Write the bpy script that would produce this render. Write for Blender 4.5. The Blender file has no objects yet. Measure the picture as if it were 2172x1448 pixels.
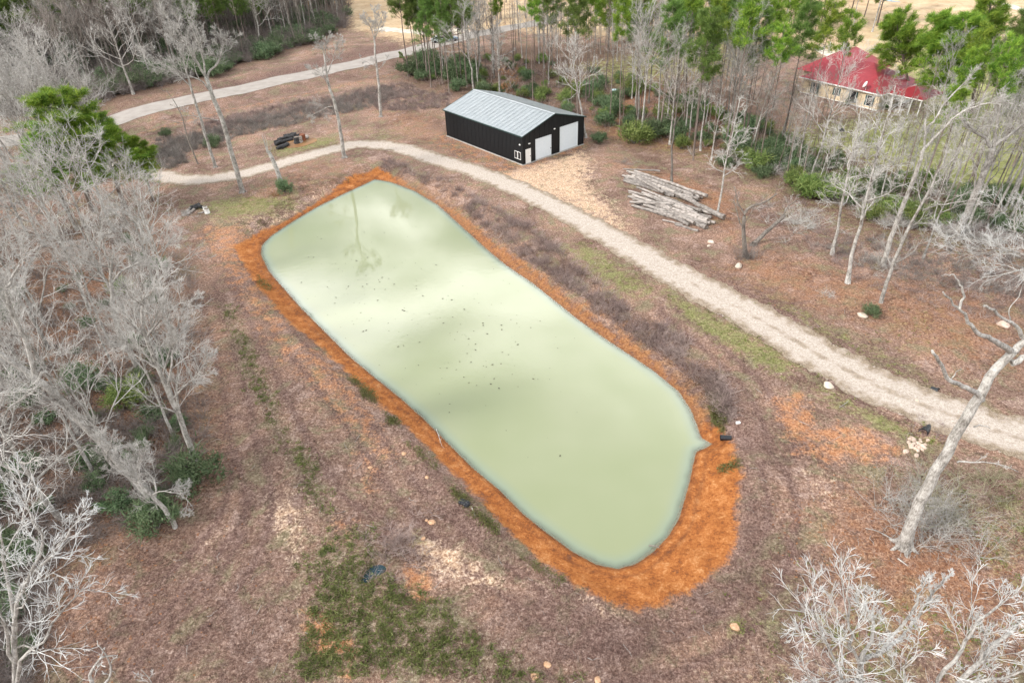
import bpy, math, random
import numpy as np
from mathutils import Vector, Matrix

sc = bpy.context.scene
random.seed(7)
rng = np.random.default_rng(7)
COL = sc.collection

# ------------------------------------------------------------------ camera
CAM = np.array([0, 0, 34.5])
PITCH, ROLL, FPX = math.radians(35.5), math.radians(-2.5), 1400.0
_f = np.array([0, math.cos(PITCH), -math.sin(PITCH)])
_u = np.array([0, math.sin(PITCH), math.cos(PITCH)])
_r = np.array([1.0, 0, 0])
CR = _r * math.cos(ROLL) + _u * math.sin(ROLL)
CU = -_r * math.sin(ROLL) + _u * math.cos(ROLL)
cam_d = bpy.data.cameras.new('camera')
cam = bpy.data.objects.new('camera', cam_d)
COL.objects.link(cam)
cam.matrix_world = Matrix(((CR[0], CU[0], -_f[0], CAM[0]), (CR[1], CU[1], -_f[1], CAM[1]), (CR[2], CU[2], -_f[2], CAM[2]), (0, 0, 0, 1)))
cam_d.sensor_width = 36
cam_d.lens = 36 * FPX / 2172
cam_d.clip_end = 9000
sc.camera = cam

# ------------------------------------------------------------------ light
SUN = Vector((-0.78, -0.3, 0.62)).normalized()      # towards the sun
w = bpy.data.worlds.new('World'); sc.world = w; w.use_nodes = True
nt = w.node_tree; nt.nodes.clear()
def N(tree, t, **kw):
    n = tree.nodes.new(t)
    for k, v in kw.items():
        setattr(n, k, v)
    return n
out = N(nt, 'ShaderNodeOutputWorld')
bg = N(nt, 'ShaderNodeBackground'); bg.inputs['Strength'].default_value = 0.1
sky = N(nt, 'ShaderNodeTexSky'); sky.sky_type = 'NISHITA'; sky.sun_disc = False
sky.sun_elevation = math.asin(SUN.z); sky.sun_rotation = math.atan2(SUN.x, SUN.y)
tc = N(nt, 'ShaderNodeTexCoord')
sep = N(nt, 'ShaderNodeSeparateXYZ')
nt.links.new(tc.outputs['Generated'], sep.inputs[0])
mz = N(nt, 'ShaderNodeMath', operation='MAXIMUM'); mz.inputs[1].default_value = 0.06
nt.links.new(sep.outputs[2], mz.inputs[0])
dx = N(nt, 'ShaderNodeMath', operation='DIVIDE'); dy = N(nt, 'ShaderNodeMath', operation='DIVIDE')
nt.links.new(sep.outputs[0], dx.inputs[0]); nt.links.new(mz.outputs[0], dx.inputs[1])
nt.links.new(sep.outputs[1], dy.inputs[0]); nt.links.new(mz.outputs[0], dy.inputs[1])
cmb = N(nt, 'ShaderNodeCombineXYZ')
nt.links.new(dx.outputs[0], cmb.inputs[0]); nt.links.new(dy.outputs[0], cmb.inputs[1]); cmb.inputs[2].default_value = 5.1
cn = N(nt, 'ShaderNodeTexNoise'); cn.inputs['Scale'].default_value = 1.0; cn.inputs['Detail'].default_value = 6
cn.inputs['Roughness'].default_value = 0.5; cn.inputs['Distortion'].default_value = 0.5
nt.links.new(cmb.outputs[0], cn.inputs['Vector'])
cr = N(nt, 'ShaderNodeValToRGB')
cr.color_ramp.elements[0].position = 0.40; cr.color_ramp.elements[0].color = (0, 0, 0, 1)
cr.color_ramp.elements[1].position = 0.60; cr.color_ramp.elements[1].color = (1, 1, 1, 1)
nt.links.new(cn.outputs['Fac'], cr.inputs['Fac'])
cl = N(nt, 'ShaderNodeValToRGB')          # cloud brightness
cl.color_ramp.elements[0].position = 0.42; cl.color_ramp.elements[0].color = (3.4, 4.2, 5.2, 1)
ce = cl.color_ramp.elements.new(0.51); ce.color = (10.5, 10.8, 11.2, 1)
cl.color_ramp.elements[-1].position = 0.62; cl.color_ramp.elements[-1].color = (42.0, 41.4, 40.0, 1)
nt.links.new(cn.outputs['Fac'], cl.inputs['Fac'])
mx = N(nt, 'ShaderNodeMix', data_type='RGBA')
mf = N(nt, 'ShaderNodeMath', operation='MULTIPLY_ADD'); mf.inputs[1].default_value = 0.55; mf.inputs[2].default_value = 0.45
nt.links.new(cr.outputs['Color'], mf.inputs[0])
nt.links.new(mf.outputs[0], mx.inputs['Factor'])
nt.links.new(sky.outputs['Color'], mx.inputs['A']); nt.links.new(cl.outputs['Color'], mx.inputs['B'])
nt.links.new(mx.outputs['Result'], bg.inputs['Color'])
nt.links.new(bg.outputs[0], out.inputs[0])

sd = bpy.data.lights.new('sun', 'SUN'); sd.energy = 3.4; sd.angle = math.radians(8); sd.color = (1.0, 0.95, 0.88)
so = bpy.data.objects.new('sun', sd); COL.objects.link(so)
so.rotation_euler = SUN.to_track_quat('Z', 'Y').to_euler()
sc.view_settings.view_transform = 'Standard'; sc.view_settings.look = 'None'
sc.view_settings.gamma = 1; sc.view_settings.use_curve_mapping = False
sc.view_settings.exposure = 0.33

# ------------------------------------------------------------------ helpers
def P(a, b, z=0.0):
    d = _f + CR * (a - 1086) / FPX - CU * (b - 724) / FPX
    return CAM + d * (z - CAM[2]) / d[2]
def PN(px, z=0.0):
    px = np.asarray(px, float)
    d = _f[None] + CR[None] * ((px[:, :1] - 1086) / FPX) - CU[None] * ((px[:, 1:2] - 724) / FPX)
    d[:, 2] = np.minimum(d[:, 2], -0.115)        # nothing farther than about 300 m
    return (CAM[None] + d * ((z - CAM[2]) / d[:, 2:3]))[:, :2]

def smooth(a, b, x):
    t = np.clip((x - a) / (b - a), 0, 1)
    return t * t * (3 - 2 * t)
def poly_sd(X, Y, poly):
    """signed distance, negative inside"""
    poly = np.asarray(poly, float)
    d2 = np.full(X.shape, 1e18); ins = np.zeros(X.shape, bool)
    n = len(poly)
    for i in range(n):
        ax, ay = poly[i]; bx, by = poly[(i + 1) % n]
        ex, ey = bx - ax, by - ay
        t = np.clip(((X - ax) * ex + (Y - ay) * ey) / (ex * ex + ey * ey + 1e-12), 0, 1)
        d2 = np.minimum(d2, (X - ax - t * ex) ** 2 + (Y - ay - t * ey) ** 2)
        if abs(ey) > 1e-9:
            c = ((ay > Y) != (by > Y)) & (X < ex * (Y - ay) / ey + ax)
            ins ^= c
    d = np.sqrt(d2)
    return np.where(ins, -d, d)
def line_d(X, Y, pts):
    pts = np.asarray(pts, float)
    d2 = np.full(X.shape, 1e18)
    for i in range(len(pts) - 1):
        ax, ay = pts[i]; ex, ey = pts[i + 1] - pts[i]
        t = np.clip(((X - ax) * ex + (Y - ay) * ey) / (ex * ex + ey * ey + 1e-12), 0, 1)
        d2 = np.minimum(d2, (X - ax - t * ex) ** 2 + (Y - ay - t * ey) ** 2)
    return np.sqrt(d2)
def catmull(pts, k=6, closed=False):
    pts = np.asarray(pts, float); n = len(pts); o = []
    rg = range(n if closed else n - 1)
    for i in rg:
        if closed:
            a, b, c, d = pts[(i - 1) % n], pts[i], pts[(i + 1) % n], pts[(i + 2) % n]
        else:
            a, b, c, d = pts[max(i - 1, 0)], pts[i], pts[i + 1], pts[min(i + 2, n - 1)]
        for j in range(k):
            t = j / k
            o.append(0.5 * ((2 * b) + (c - a) * t + (2 * a - 5 * b + 4 * c - d) * t * t + (3 * b - a - 3 * c + d) * t ** 3))
    if not closed: o.append(pts[-1])
    return np.array(o)

def mesh_np(name, V, F=None, T=None, m=None, smooth_=False):
    """V (n,3); F quads (k,4); T tris (k,3)"""
    me = bpy.data.meshes.new(name)
    V = np.ascontiguousarray(V, dtype=np.float32)
    F = np.zeros((0, 4), np.int32) if F is None else np.asarray(F, np.int32).reshape(-1, 4)
    T = np.zeros((0, 3), np.int32) if T is None else np.asarray(T, np.int32).reshape(-1, 3)
    nf, ntr = len(F), len(T)
    me.vertices.add(len(V)); me.vertices.foreach_set('co', V.ravel())
    me.loops.add(nf * 4 + ntr * 3)
    me.loops.foreach_set('vertex_index', np.concatenate([F.ravel(), T.ravel()]).astype(np.int32))
    me.polygons.add(nf + ntr)
    ls = np.concatenate([np.arange(nf) * 4, nf * 4 + np.arange(ntr) * 3]).astype(np.int32)
    me.polygons.foreach_set('loop_start', ls)
    me.update(calc_edges=True); me.validate()
    me.polygons.foreach_set('use_smooth', np.full(len(me.polygons), bool(smooth_)))
    if m: me.materials.append(m)
    return me
def obj(name, me, parent=None, loc=(0, 0, 0), kind=None):
    o = bpy.data.objects.new(name, me); COL.objects.link(o)
    o.location = loc
    if parent: o.parent = parent
    if kind: o['kind'] = kind
    return o
def thing(name, label, cat, loc=(0, 0, 0), rz=0.0, group=None):
    o = bpy.data.objects.new(name, None); COL.objects.link(o)
    o.empty_display_size = 0.3
    o.location = loc; o.rotation_euler = (0, 0, rz)
    o['label'] = label; o['category'] = cat
    if group: o['group'] = group
    return o
def tag(o, label, cat, group=None):
    o['label'] = label; o['category'] = cat
    if group: o['group'] = group
    return o
class MB:
    """collects boxes / tubes / sheets into one mesh"""
    def __init__(s): s.V = []; s.F = []; s.T = []; s.n = 0
    def add(s, V, F=None, T=None):
        V = np.asarray(V, float)
        if F is not None and len(F): s.F.append(np.asarray(F).reshape(-1, 4) + s.n)
        if T is not None and len(T): s.T.append(np.asarray(T).reshape(-1, 3) + s.n)
        s.V.append(V); s.n += len(V); return s
    def box(s, x0, x1, y0, y1, z0, z1, M=None):
        V = np.array([[x, y, z] for z in (z0, z1) for y in (y0, y1) for x in (x0, x1)], float)
        if M is not None: V = (np.array(M.to_3x3()) @ V.T).T + np.array(M.translation)
        return s.add(V, [[0, 2, 3, 1], [4, 5, 7, 6], [0, 1, 5, 4], [2, 6, 7, 3], [0, 4, 6, 2], [1, 3, 7, 5]])
    def tube(s, pts, rad, k=8, cap=True):
        V, F = tubes(np.asarray(pts, float)[None], np.asarray(rad, float)[None], k)
        n = len(pts)
        T = []
        if cap:
            for base in (0, (n - 1) * k):
                V = np.vstack([V, V[base:base + k].mean(0)]); c = len(V) - 1
                for i in range(k): T.append([base + i, base + (i + 1) % k, c])
        return s.add(V, F, T)
    def mesh(s, name, m, smooth_=False):
        V = np.vstack(s.V); F = np.vstack(s.F) if s.F else None; T = np.vstack(s.T) if s.T else None
        return mesh_np(name, V, F, T, m, smooth_)

def spikes(Pt, R):
    """three sided twigs ending in a point"""
    B, n, _ = Pt.shape; V, F = tubes(Pt, R, 3); V = V.reshape(B, n, 3, 3); tip = Pt[:, -1]
    V = np.concatenate([V[:, :-1].reshape(B, -1, 3), tip[:, None]], 1); m = 3 * (n - 1) + 1
    b = (np.arange(B) * m)[:, None, None]
    Q = []; 
    for i in range(n - 2):
        for j in range(3): Q.append([3 * i + j, 3 * i + (j + 1) % 3, 3 * i + 3 + (j + 1) % 3, 3 * i + 3 + j])
    T = [[3 * (n - 2) + j, 3 * (n - 2) + (j + 1) % 3, 3 * (n - 1)] for j in range(3)]
    F = (np.array(Q, int).reshape(1, -1, 4) + b).reshape(-1, 4) if Q else None
    return V.reshape(-1, 3), F, (np.array(T)[None] + b).reshape(-1, 3)

def tubes(Pt, R, k):
    """Pt (B,n,3) R (B,n) -> V,F for all tubes"""
    B, n, _ = Pt.shape
    T = np.zeros_like(Pt)
    T[:, 1:-1] = Pt[:, 2:] - Pt[:, :-2]; T[:, 0] = Pt[:, 1] - Pt[:, 0]; T[:, -1] = Pt[:, -1] - Pt[:, -2]
    T /= np.linalg.norm(T, axis=2, keepdims=True) + 1e-9
    m = T.mean(1); ref = np.where(np.abs(m[:, 2:3]) > 0.8, np.array([[1., 0, 0]]), np.array([[0, 0, 1.]]))[:, None, :]
    U = np.cross(T, np.broadcast_to(ref, T.shape)); U /= np.linalg.norm(U, axis=2, keepdims=True) + 1e-9
    W = np.cross(T, U)
    a = np.arange(k) * 2 * math.pi / k
    V = Pt[:, :, None] + R[:, :, None, None] * (U[:, :, None] * np.cos(a)[None, None, :, None] + W[:, :, None] * np.sin(a)[None, None, :, None])
    V = V.reshape(-1, 3)
    b = np.arange(B)[:, None, None] * n * k; i = np.arange(n - 1)[None, :, None] * k; j = np.arange(k)[None, None]
    q = np.stack(np.broadcast_arrays(b + i + j, b + i + (j + 1) % k, b + i + k + (j + 1) % k, b + i + k + j), -1).reshape(-1, 4)
    return V, q

# ------------------------------------------------------------------ materials
def new_mat(name):
    m = bpy.data.materials.new(name); m.use_nodes = True
    t = m.node_tree; p = t.nodes['Principled BSDF']
    return m, t, p
def noise(t, vec, scale, detail=4, rough=0.6, dist=0.0):
    n = N(t, 'ShaderNodeTexNoise'); n.inputs['Scale'].default_value = scale; n.inputs['Detail'].default_value = detail
    n.inputs['Roughness'].default_value = rough; n.inputs['Distortion'].default_value = dist
    if vec is not None: t.links.new(vec, n.inputs['Vector'])
    return n.outputs['Fac']
def ramp(t, fac, stops):
    r = N(t, 'ShaderNodeValToRGB'); e = r.color_ramp.elements
    e[0].position = stops[0][0]; e[0].color = (*stops[0][1], 1)
    e[1].position = stops[-1][0]; e[1].color = (*stops[-1][1], 1)
    for p_, c in stops[1:-1]:
        x = e.new(p_); x.color = (*c, 1)
    t.links.new(fac, r.inputs['Fac']); return r.outputs['Color']
def mix(t, f, a, b, bt='MIX'):
    m = N(t, 'ShaderNodeMix', data_type='RGBA', blend_type=bt)
    for s, v in (('Factor', f), ('A', a), ('B', b)):
        if isinstance(v, (int, float)): m.inputs[s].default_value = v
        elif isinstance(v, tuple): m.inputs[s].default_value = (*v, 1)
        else: t.links.new(v, m.inputs[s])
    return m.outputs['Result']
def math_(t, op, a, b=None, c=None):
    m = N(t, 'ShaderNodeMath', operation=op)
    for i, v in enumerate((a, b, c)):
        if v is None: continue
        if isinstance(v, (int, float)): m.inputs[i].default_value = v
        else: t.links.new(v, m.inputs[i])
    return m.outputs[0]
def bump(t, p, h, strength=0.5, dist=0.05):
    b = N(t, 'ShaderNodeBump'); b.inputs['Strength'].default_value = strength; b.inputs['Distance'].default_value = dist
    t.links.new(h, b.inputs['Height']); t.links.new(b.outputs[0], p.inputs['Normal'])
def simple(name, c1, c2, scale=4, rough=0.8, bstr=0.3, bdist=0.02, metal=0.0, detail=5, rnd=0.25, coord='Object', spec=None, stretch=None):
    m, t, p = new_mat(name)
    tcn = N(t, 'ShaderNodeTexCoord'); v = tcn.outputs[coord]
    if stretch:
        mp = N(t, 'ShaderNodeMapping'); mp.inputs['Scale'].default_value = stretch; t.links.new(v, mp.inputs[0]); v = mp.outputs[0]
    f = noise(t, v, scale, detail)
    c = ramp(t, f, [(0.3, c1), (0.7, c2)])
    if rnd:
        oi = N(t, 'ShaderNodeObjectInfo')
        br = math_(t, 'MULTIPLY_ADD', oi.outputs['Random'], rnd, 1 - rnd / 2)
        hs = N(t, 'ShaderNodeHueSaturation'); t.links.new(br, hs.inputs['Value']); t.links.new(c, hs.inputs['Color']); c = hs.outputs[0]
    t.links.new(c, p.inputs['Base Color'])
    p.inputs['Roughness'].default_value = rough; p.inputs['Metallic'].default_value = metal
    if spec is not None: p.inputs['Specular IOR Level'].default_value = spec
    if bstr: bump(t, p, f, bstr, bdist)
    return m
def bark(name, c1, c2, c3, rnd=0.25):
    m, t, p = new_mat(name)
    tcn = N(t, 'ShaderNodeTexCoord'); mp = N(t, 'ShaderNodeMapping'); mp.inputs['Scale'].default_value = (1, 1, .3); t.links.new(tcn.outputs['Object'], mp.inputs[0])
    fa = noise(t, mp.outputs[0], 14, 5, .7); fb = noise(t, tcn.outputs['Object'], 1.6, 4, .6)
    f = math_(t, 'ADD', math_(t, 'MULTIPLY', fa, .55), math_(t, 'MULTIPLY', fb, .45))
    c = ramp(t, f, [(0.38, c1), (0.5, c2), (0.6, c3)])
    oi = N(t, 'ShaderNodeObjectInfo'); hs = N(t, 'ShaderNodeHueSaturation'); t.links.new(math_(t, 'MULTIPLY_ADD', oi.outputs['Random'], rnd, 1 - rnd / 2), hs.inputs['Value']); t.links.new(c, hs.inputs['Color'])
    t.links.new(hs.outputs[0], p.inputs['Base Color']); p.inputs['Roughness'].default_value = .9; bump(t, p, fa, .9, .05)
    return m
def foliage(name, c1, c2, c3, rnd=0.35, scale=0.8, sat=1.0):
    m, t, p = new_mat(name)
    g = N(t, 'ShaderNodeNewGeometry'); oi = N(t, 'ShaderNodeObjectInfo')
    f = noise(t, g.outputs['Position'], scale, 3)
    f2 = math_(t, 'MULTIPLY_ADD', g.outputs['Random Per Island'], 0.45, math_(t, 'MULTIPLY', f, 0.75))
    c = ramp(t, f2, [(0.25, c1), (0.55, c2), (0.85, c3)])
    hs = N(t, 'ShaderNodeHueSaturation'); t.links.new(c, hs.inputs['Color'])
    t.links.new(math_(t, 'MULTIPLY_ADD', oi.outputs['Random'], rnd, 1 - rnd / 2), hs.inputs['Value'])
    t.links.new(math_(t, 'MULTIPLY_ADD', oi.outputs['Random'], 0.03, 0.485), hs.inputs['Hue'])
    t.links.new(hs.outputs[0], p.inputs['Base Color']); p.inputs['Roughness'].default_value = 0.55
    p.inputs['Specular IOR Level'].default_value = 0.3
    tr = N(t, 'ShaderNodeBsdfTranslucent'); t.links.new(hs.outputs[0], tr.inputs['Color'])
    ms = N(t, 'ShaderNodeMixShader'); ms.inputs[0].default_value = 0.3
    t.links.new(p.outputs[0], ms.inputs[1]); t.links.new(tr.outputs[0], ms.inputs[2])
    t.links.new(ms.outputs[0], t.nodes['Material Output'].inputs[0])
    return m
M = {}
M['bark_pale'] = bark('pale_grey_bark', (0.12, 0.105, 0.09), (0.3, 0.28, 0.255), (0.48, 0.46, 0.43), .35)
M['twig_pale'] = simple('pale_twigs', (0.26, 0.245, 0.225), (0.52, 0.5, 0.47), 2, 0.85, 0, rnd=0.3)
M['twig_white'] = simple('white_twigs', (0.34, 0.34, 0.33), (0.58, 0.58, 0.57), 2, 0.8, 0, rnd=0.15)
M['bark_white'] = bark('white_bark', (0.13, 0.115, 0.1), (0.33, 0.31, 0.285), (0.52, 0.5, 0.47), .1)
M['bark_pine'] = simple('pine_bark', (0.1, 0.075, 0.06), (0.24, 0.19, 0.165), 6, 0.9, 0.6, 0.04, stretch=(1, 1, 0.3), rnd=0.5)
M['bark_dark'] = simple('dark_bark', (0.08, 0.065, 0.055), (0.26, 0.23, 0.2), 5, 0.9, 0.6, 0.04, stretch=(1, 1, 0.3), rnd=0.4)
M['twig_brown'] = simple('brown_twigs', (0.15, 0.12, 0.1), (0.36, 0.31, 0.28), 2, 0.9, 0, rnd=0.4)
M['twig_dark'] = simple('shadow_twigs', (0.11, 0.09, 0.08), (0.24, 0.2, 0.185), 2, 0.9, 0, rnd=0.4)  # darker brown twigs for the undergrowth
M['pine'] = foliage('pine_needles', (0.045, 0.09, 0.02), (0.115, 0.195, 0.04), (0.22, 0.31, 0.075))
M['pine_bright'] = foliage('bright_pine_needles', (0.04, 0.1, 0.012), (0.13, 0.24, 0.025), (0.34, 0.43, 0.06))
M['evergreen'] = foliage('evergreen_leaves', (0.045, 0.075, 0.035), (0.1, 0.155, 0.07), (0.2, 0.26, 0.14))
M['evergreen_yellow'] = foliage('yellow_green_leaves', (0.06, 0.1, 0.025), (0.15, 0.22, 0.055), (0.29, 0.34, 0.11))
M['grass_dark'] = foliage('dark_grass', (0.055, 0.065, 0.018), (0.11, 0.125, 0.035), (0.2, 0.2, 0.075))
M['grass_dry'] = foliage('dry_grass', (0.08, 0.048, 0.036), (0.18, 0.115, 0.09), (0.38, 0.28, 0.22))
M['brush'] = foliage('dry_brush', (0.15, 0.105, 0.095), (0.31, 0.23, 0.21), (0.52, 0.42, 0.39), scale=0.4)
M['brush_grey'] = foliage('grey_brush', (0.13, 0.11, 0.1), (0.25, 0.22, 0.2), (0.42, 0.38, 0.35), scale=0.4)
M['brush_olive'] = foliage('olive_shoots', (0.14, 0.13, 0.07), (0.27, 0.25, 0.15), (0.45, 0.42, 0.3), scale=0.4)
M['brush_red'] = foliage('rust_brush', (0.14, 0.06, 0.03), (0.26, 0.12, 0.06), (0.38, 0.2, 0.1), scale=0.4)
M['log'] = simple('weathered_log', (0.09, 0.075, 0.065), (0.4, 0.36, 0.33), 4, 0.9, 0.9, 0.06, stretch=(0.3, .8, 1), rnd=0.75)
M['log_end'] = simple('cut_wood', (0.06, 0.05, 0.045), (0.3, 0.24, 0.19), 8, 0.9, 0.3, 0.01)
M['charred'] = simple('charred_wood', (0.012, 0.012, 0.013), (0.06, 0.058, 0.06), 4, 0.85, 0.6, 0.04)
M['stone'] = simple('pale_stone', (0.42, 0.3, 0.23), (0.62, 0.5, 0.42), 3, 0.9, 0.4, 0.03)
M['stone_pale'] = simple('limestone', (0.4, 0.33, 0.26), (0.62, 0.54, 0.45), 3, 0.9, 0.4, 0.03)
M['mound'] = simple('sandy_mound', (0.34, 0.18, 0.09), (0.6, 0.4, 0.26), 9, 0.95, 0.7, 0.04, rnd=0.1)
M['wall_black'] = simple('black_steel', (0.007, 0.009, 0.011), (0.01, 0.012, 0.015), 3, 0.42, 0, rnd=0, spec=0.35)
M['wall_gable'] = M['wall_black']
M['roof_metal'] = simple('galvalume_roof', (0.4, 0.43, 0.445), (0.47, 0.5, 0.515), 1.5, 0.4, 0, metal=0.6, rnd=0.06)
M['trim_dark'] = simple('dark_trim', (0.012, 0.03, 0.03), (0.02, 0.05, 0.048), 3, 0.4, 0, rnd=0)
M['concrete'] = simple('concrete', (0.34, 0.33, 0.31), (0.48, 0.46, 0.43), 3, 0.9, 0.2, 0.01, rnd=0)
M['white_metal'] = simple('white_door_metal', (0.62, 0.67, 0.7), (0.68, 0.72, 0.75), 3, 0.4, 0, rnd=0)
M['white_paint'] = simple('white_paint', (0.72, 0.72, 0.7), (0.8, 0.8, 0.78), 3, 0.5, 0, rnd=0)
M['glass'] = simple('window_glass', (0.02, 0.025, 0.03), (0.03, 0.035, 0.04), 3, 0.05, 0, rnd=0, spec=0.8)
M['black_plastic'] = simple('black_plastic', (0.008, 0.01, 0.013), (0.02, 0.022, 0.026), 5, 0.35, 0.1, rnd=0)
M['red_roof'] = simple('red_metal_roof', (0.24, 0.022, 0.032), (0.31, 0.035, 0.045), 2, 0.4, 0, rnd=0)
M['cream'] = simple('cream_wall', (0.62, 0.5, 0.34), (0.7, 0.58, 0.41), 3, 0.85, 0.1, rnd=0)
M['teal'] = simple('dark_green_plastic', (0.01, 0.05, 0.055), (0.015, 0.07, 0.07), 3, 0.4, 0, rnd=0)
M['teal_light'] = simple('pale_lid', (0.4, 0.55, 0.6), (0.5, 0.62, 0.66), 3, 0.4, 0, rnd=0)
M['car_white'] = simple('white_car_paint', (0.6, 0.66, 0.68), (0.66, 0.7, 0.72), 3, 0.2, 0, rnd=0)
M['car_blue'] = simple('blue_grey_car_paint', (0.16, 0.24, 0.33), (0.2, 0.28, 0.37), 3, 0.2, 0, rnd=0)
M['rust'] = simple('rusty_barrel', (0.12, 0.03, 0.012), (0.26, 0.09, 0.04), 5, 0.8, 0.2, rnd=0)

# ------------------------------------------------------------------ ground layout (photo outline -> plan)
ZW = -1.1
WATER_PX = [(795,380),(830,386),(880,405),(930,435),(985,485),(1035,530),(1075,563),(1130,600),(1180,640),(1230,680),(1290,722),(1340,755),(1385,785),(1440,830),(1465,868),(1480,905),(1487,928),(1511,941),(1494,951),(1477,957),(1470,985),(1463,1020),(1452,1060),(1440,1100),(1415,1140),(1385,1170),(1350,1195),(1310,1206),(1265,1197),(1215,1170),(1160,1130),(1110,1090),(1060,1040),(1000,990),(950,940),(900,890),(850,845),(800,805),(740,755),(690,705),(640,655),(600,610),(570,575),(553,540),(555,520),(575,500),(620,470),(670,440),(720,415),(770,392)]
WATER = PN(WATER_PX, ZW)
CLAY_PX = [(497,525),(540,600),(610,680),(690,738),(742,790),(795,845),(845,885),(900,938),(950,988),(1000,1035),(1040,1085),(1085,1130),(1130,1168),(1180,1208),(1230,1248),(1290,1283),(1340,1297),(1400,1290),(1450,1265),(1500,1232),(1545,1190),(1562,1140),(1560,1080),(1572,1020),(1556,960),(1553,925),(1520,895),(1490,850),(1462,815),(1400,760),(1350,722),(1300,690),(1230,640),(1160,585),(1090,535),(1030,490),(970,440),(900,400),(850,372),(800,355),(740,375),(680,415),(600,462),(540,492)]
CLAY = PN(CLAY_PX, -0.3)
DRIVE_PX = [(2600,985),(2300,955),(2172,930),(2090,908),(1995,872),(1915,843),(1835,805),(1758,765),(1690,725),(1630,688),(1540,640),(1448,590),(1360,540),(1265,486),(1190,445),(1125,412),(1057,382),(990,357),(924,338),(857,316),(800,307),(757,306),(724,313),(660,329),(600,346),(550,360),(500,371),(440,380),(380,380),(300,366),(200,345)]
DRIVE = catmull(PN(DRIVE_PX), 4)
ROAD_PX = [(-260,350),(-100,322),(60,296),(215,266),(275,248),(370,223),(467,203),(600,172),(724,147),(800,128),(880,108),(960,88),(1060,66),(1180,44)]
ROAD = catmull(PN(ROAD_PX), 4)
RSIDE_PX = [(250,300),(310,279),(400,255),(500,231),(600,209),(724,184),(845,155)]
RSIDE = catmull(PN(RSIDE_PX), 4)
BARN_A = np.array([2.68, 91.62]); E1 = np.array([-0.62937, 0.77711]); E2 = np.array([0.77711, 0.62937])
BARN = np.array([BARN_A, BARN_A + E1 * 18.5, BARN_A + E1 * 18.5 + E2 * 12.2, BARN_A + E2 * 12.2])
PUDDLE = PN([(806,1203),(815,1208),(812,1215),(797,1225),(785,1233),(770,1237),(774,1226),(783,1212),(792,1205)], -0.5)
PUDDLE = (PUDDLE - PUDDLE.mean(0)) * 1.25 + PUDDLE.mean(0)

def poly(px): return PN(px)
GREEN = [  # (polygon, softness m, strength)
    ([(400,440),(470,415),(560,415),(640,425),(560,455),(470,470)], 3, .85),
    ([(560,318),(650,290),(725,288),(722,305),(640,322),(590,335)], 2.5, .8),
    ([(560,425),(600,432),(640,412),(620,395)], 1, .5),
    ([(1190,530),(1240,520),(1330,580),(1370,615),(1330,640),(1260,590)], 3, .85),
    ([(1410,610),(1480,650),(1560,690),(1640,735),(1700,780),(1650,790),(1560,740),(1470,690)], 2.0, .9),
    ([(1730,800),(1800,850),(1900,890),(2000,935),(1960,950),(1850,900),(1760,850)], 2.0, .75),
    ([(1620,640),(1760,730),(1900,800),(2000,850),(2010,830),(1850,740),(1700,650)], 2.5, .5),
    ([(1880,680),(1990,660),(1980,740),(1900,770)], 4, .4),
    ([(880,1120),(895,1120),(895,1150),(875,1150)], .6, .8),
    ([(1540,1310),(1580,1315),(1572,1345),(1545,1342)], .5, .9),
    ([(1000,430),(1120,470),(1200,540),(1150,545),(1040,470)], 3, .15),
    ([(740,270),(850,270),(880,295),(770,300)], 3, .45),
    ([(2040,1060),(2172,1040),(2172,1250),(2080,1200)], 3, .55),
    ([(1700,1250),(2172,1330),(2172,1448),(1650,1448)], 4, .45),
    ([(1560,1290),(1720,1180),(1760,1300),(1600,1448),(1500,1448)], 5, .3),
    ([(1050,340),(1250,280),(1330,320),(1500,370),(1700,470),(1850,540),(2172,600),(2172,480),(1900,440),(1600,330),(1320,240)], 5, .35),
]
LAWN = [([(1560,300),(1750,260),(1900,230),(1980,160),(2172,120),(2400,100),(2400,520),(2172,450),(1980,420),(1800,330),(1660,330)], 10, .9),
        ([(1180,140),(1330,110),(1480,70),(1600,60),(1640,110),(1560,160),(1400,180),(1280,200)], 10, .6),
        ([(1840,60),(2172,120),(2172,250),(1900,170)], 10, .8)]
FIELD = [([(740,60),(860,90),(1000,60),(1700,110),(2172,200),(2172,60),(2900,60),(2900,-120),(2172,-60),(1086,-80),(700,-60)], 10, 1)]
TUFT = [([(600,1190),(700,1140),(790,1120),(840,1210),(930,1260),(1030,1330),(1190,1448),(600,1448),(630,1330),(660,1250)], 1.5, 1),
        ([(455,630),(500,640),(560,760),(610,880),(690,1000),(730,1100),(700,1150),(640,1060),(570,930),(520,830),(470,700)], 1.2, .9),
        ([(720,1120),(800,1100),(810,1150),(740,1180)], 1, .9), ([(1020,1330),(1180,1400),(1300,1440),(1180,1470)], 2, .6),
        ([(640,840),(720,860),(760,950),(700,960)], 1.5, .35)]
LITTER = [([(1500,560),(1620,520),(1760,560),(2172,640),(2172,800),(1980,760),(1800,680),(1650,640)], 4, .55),
          ([(1300,350),(1420,370),(1560,420),(1560,520),(1500,450),(1350,365)], 3, .8),
          ([(1240,200),(1420,180),(1600,250),(1560,340),(1400,320),(1260,290)], 5, .7),
          ([(1800,1040),(1960,1080),(2172,1210),(2172,1380),(1900,1330),(1780,1230),(1730,1120)], 4, .68),
          ([(0,830),(140,900),(330,1040),(300,1200),(180,1448),(0,1448)], 5, .35),
          ([(130,1050),(400,1120),(380,1300),(200,1448),(60,1448)], 6, .2),
          ([(790,230),(940,240),(950,330),(840,290)], 4, .45), ([(620,330),(760,340),(800,360),(700,400),(560,440),(470,480),(480,430)], 2.5, .35),
          ([(0,480),(300,500),(450,700),(420,1000),(0,900)], 6, .55)]
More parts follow.
